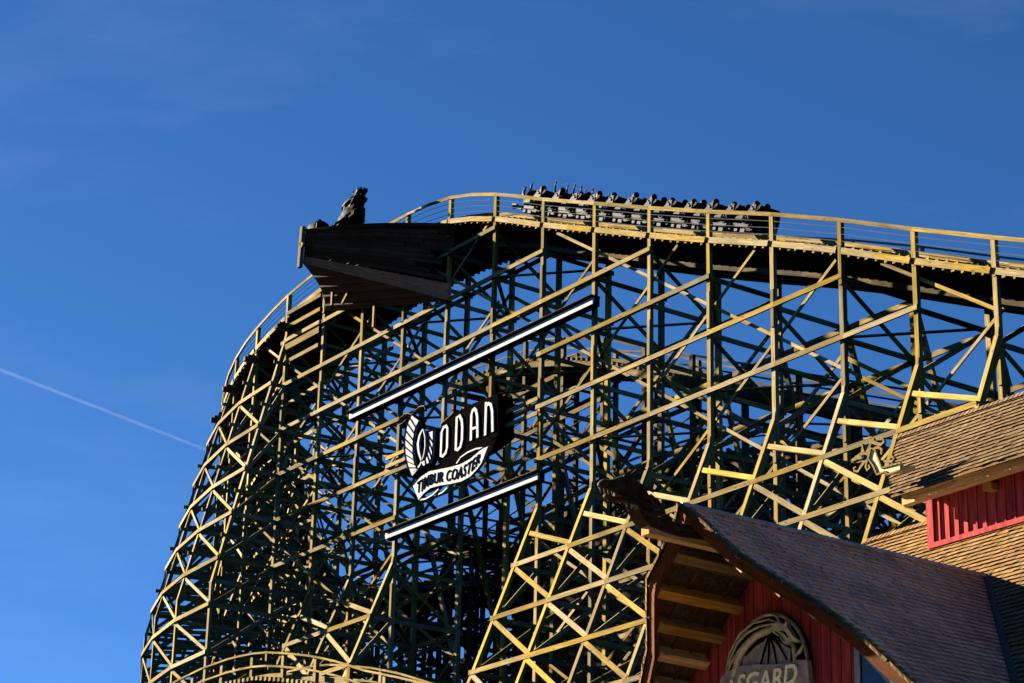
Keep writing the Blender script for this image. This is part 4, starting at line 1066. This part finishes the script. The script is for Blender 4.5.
b = MB(); b.beam((SR, -24.3, 12.66), (SR, -24.05, 12.75), .06, .08, (1, 0, 0)); b.tube([(SR, -24.36, 12.98), (SR, -24.2, 12.9), (SR, -24.08, 12.8)], .04, 6); b.build('mane_spike', 'carved', gd)

# ------------------------------------------------------------------ round plaque on the gable wall
TA = -21.72
pq = thing('round_plaque', (43.3, TA, 10.2), 'oval carved dragon plaque reading ASGARD on the red gable wall', 'sign')
cx, cz, ra, rb_ = 43.27, 10.38, 1.03, 1.10
N = 40
b = MB(); b.prism([(cx+ra*math.cos(2*math.pi*k/N), TA+.05, cz+rb_*math.sin(2*math.pi*k/N)) for k in range(N)], (0, .09, 0)); b.build('backing', 'deepdark', pq)
b = MB(); b.tube([(cx+(ra-.02)*math.cos(2*math.pi*k/N), TA+.04, cz+(rb_-.02)*math.sin(2*math.pi*k/N)) for k in range(N)], .032, 7, True); b.build('rim', 'panel', pq, smooth=True)
b = MB(); b.prism([(x, TA+.02, z) for x, z in [(43.36, 11.11), (43.21, 11.01), (42.93, 10.96), (42.73, 10.89), (42.66, 10.72), (42.75, 10.6), (43.05, 10.5), (43.48, 10.45), (43.85, 10.45), (43.88, 10.77), (43.76, 10.84), (43.52, 10.98), (43.4, 11.08)]], (0, .03, 0)); wg = b.build('wing', 'panel', pq)
b = MB()
for e in ((43.10, 10.55), (43.32, 10.55), (43.55, 10.55), (43.8, 10.6), (42.75, 10.86)): b.tube([(43.37, TA+.015, 11.1), (43.37*.5+e[0]*.5+.02, TA+.01, 11.1*.5+e[1]*.5+.04), (e[0], TA+.015, e[1])], [.02, .022, .016], 5)
b.build('wing_rib', 'deepdark', wg)
b = MB()
b.tube([(x, TA+.0, z) for x, z in [(42.48, 10.45), (42.54, 10.65), (42.6, 10.81), (42.78, 11.01), (43.06, 11.14), (43.37, 11.19), (43.52, 11.16)]], [.06, .07, .075, .07, .06, .06, .05], 8)
b.build('dragon_neck', 'bronze', pq, smooth=True)
b = MB()
for L, r0 in (([(42.33, 10.6), (42.4, 10.86), (42.59, 11.1), (42.85, 11.23), (43.16, 11.28), (43.47, 11.26), (43.71, 11.23), (43.86, 11.15)], .035), ([(42.25, 10.55), (42.37, 10.95), (42.63, 11.24), (42.97, 11.36), (43.38, 11.36), (43.62, 11.26)], .028), ([(42.3, 10.6), (42.45, 10.84), (42.65, 10.99), (43.06, 11.09), (43.43, 11.12)], .03), ([(42.27, 10.6), (42.46, 10.81), (42.75, 10.95)], .028), ([(43.30, 11.44), (43.5, 11.42), (43.6, 11.36), (43.66, 11.25)], .035)):
    b.tube([(x, TA-.01, z) for x, z in L], [r0*.62*(.6+.4*math.sin(math.pi*min(1, (k+.8)/len(L)))) for k in range(len(L))], 6)
b.build('mane_strand', 'bronze', pq, smooth=True)
b = MB(); hp = [(43.5, 11.22), (43.68, 11.24), (43.81, 11.17), (43.86, 11.24), (43.90, 11.12), (44.0, 10.97), (44.15, 10.86), (44.12, 10.82), (43.97, 10.88), (43.82, 10.85), (43.76, 10.9), (43.70, 11.0), (43.58, 11.06), (43.49, 11.13)]
b.prism([(x, TA-.05, z) for x, z in hp], (0, .09, 0)); hd = b.build('dragon_head', 'bronze', pq)
b = MB(); b.tube([(43.72, TA-.055, 11.08), (43.82, TA-.055, 11.05), (43.9, TA-.055, 10.95)], [.012, .02, .012], 5); b.tube([(43.6, TA-.055, 11.1), (43.7, TA-.055, 11.03), (43.8, TA-.055, 10.92)], .010, 5); b.build('eye', 'deepdark', hd)
b = MB(); b.tube([(43.94, TA, 10.87), (44.0, TA, 10.75), (44.01, TA, 10.5)], [.03, .045, .03], 6); b.tube([(44.23, TA, 10.79), (44.14, TA, 10.68), (44.02, TA, 10.62)], [.02, .035, .02], 6); b.build('beard', 'bronze', pq, smooth=True)
bt2 = [(42.12, 10.42), (42.2, 10.56), (42.36, 10.64), (42.65, 10.68), (43.05, 10.64), (43.42, 10.58), (43.87, 10.52), (44.14, 10.53), (44.35, 10.50)]
b = MB(); b.prism([(x, TA-.05, z) for x, z in bt2]+[(44.4, TA-.05, 10.1), (44.0, TA-.05, 10.04), (43.3, TA-.05, 10.1), (42.5, TA-.05, 10.14), (42.1, TA-.05, 10.05)], (0, .1, 0)); bn = b.build('name_band', 'panel', pq)
AL = [(42.36, 10.12), (42.7, 10.185), (43.1, 10.17), (43.5, 10.13), (44.1, 10.15)]
def as_map(f, v):
    x = 42.28+f*1.84; z0 = interp(x, [p[0] for p in AL], [p[1] for p in AL]); return x+.06*v, z0+v*.34
place_text('ASGARD', as_map, TA-.06, .05, 'lettering', mat('pale gold lettering', (.85, .74, .45), .6, .15, 'plain', .5, .9), bn, .015)

# ------------------------------------------------------------------ contrail
ct = MB()
def far_pt(az, el, d=5200): return Vector((d*math.sin(az)*math.cos(el), d*math.cos(az)*math.cos(el), d*math.sin(el)))
def px_dir(x, y): return (_F+_X2*(x-512)/FPX+_U2*(341.5-y)/FPX)
A = px_dir(-260, 268)*5600; Bq = px_dir(330, 497)*5000
me = bpy.data.meshes.new('contrail'); mid_ = (A+Bq)/2
bm = bmesh.new(); dv = (Bq-A); L = dv.length; bmesh.ops.create_cone(bm, segments=16, radius1=5.5, radius2=3.2, depth=L, cap_ends=True); bm.to_mesh(me); bm.free()
mv = bpy.data.materials.new('ice trail'); mv.use_nodes = True; n = mv.node_tree.nodes; n.clear(); o_ = n.new('ShaderNodeOutputMaterial'); pv = n.new('ShaderNodeVolumePrincipled'); pv.inputs['Color'].default_value = (.95, .97, 1, 1); pv.inputs['Density'].default_value = .0034; pv.inputs['Anisotropy'].default_value = .3
mv.node_tree.links.new(pv.outputs[0], o_.inputs['Volume']); me.materials.append(mv)
co = bpy.data.objects.new('contrail', me); C.objects.link(co); co.location = mid_; co.rotation_euler = dv.to_track_quat('Z', 'Y').to_euler()
tag(co, 'thin white vapour trail of an aircraft across the blue sky at left', 'contrail', kind='stuff')
for o in bpy.data.objects:
    if '_b' in o: del o['_b']
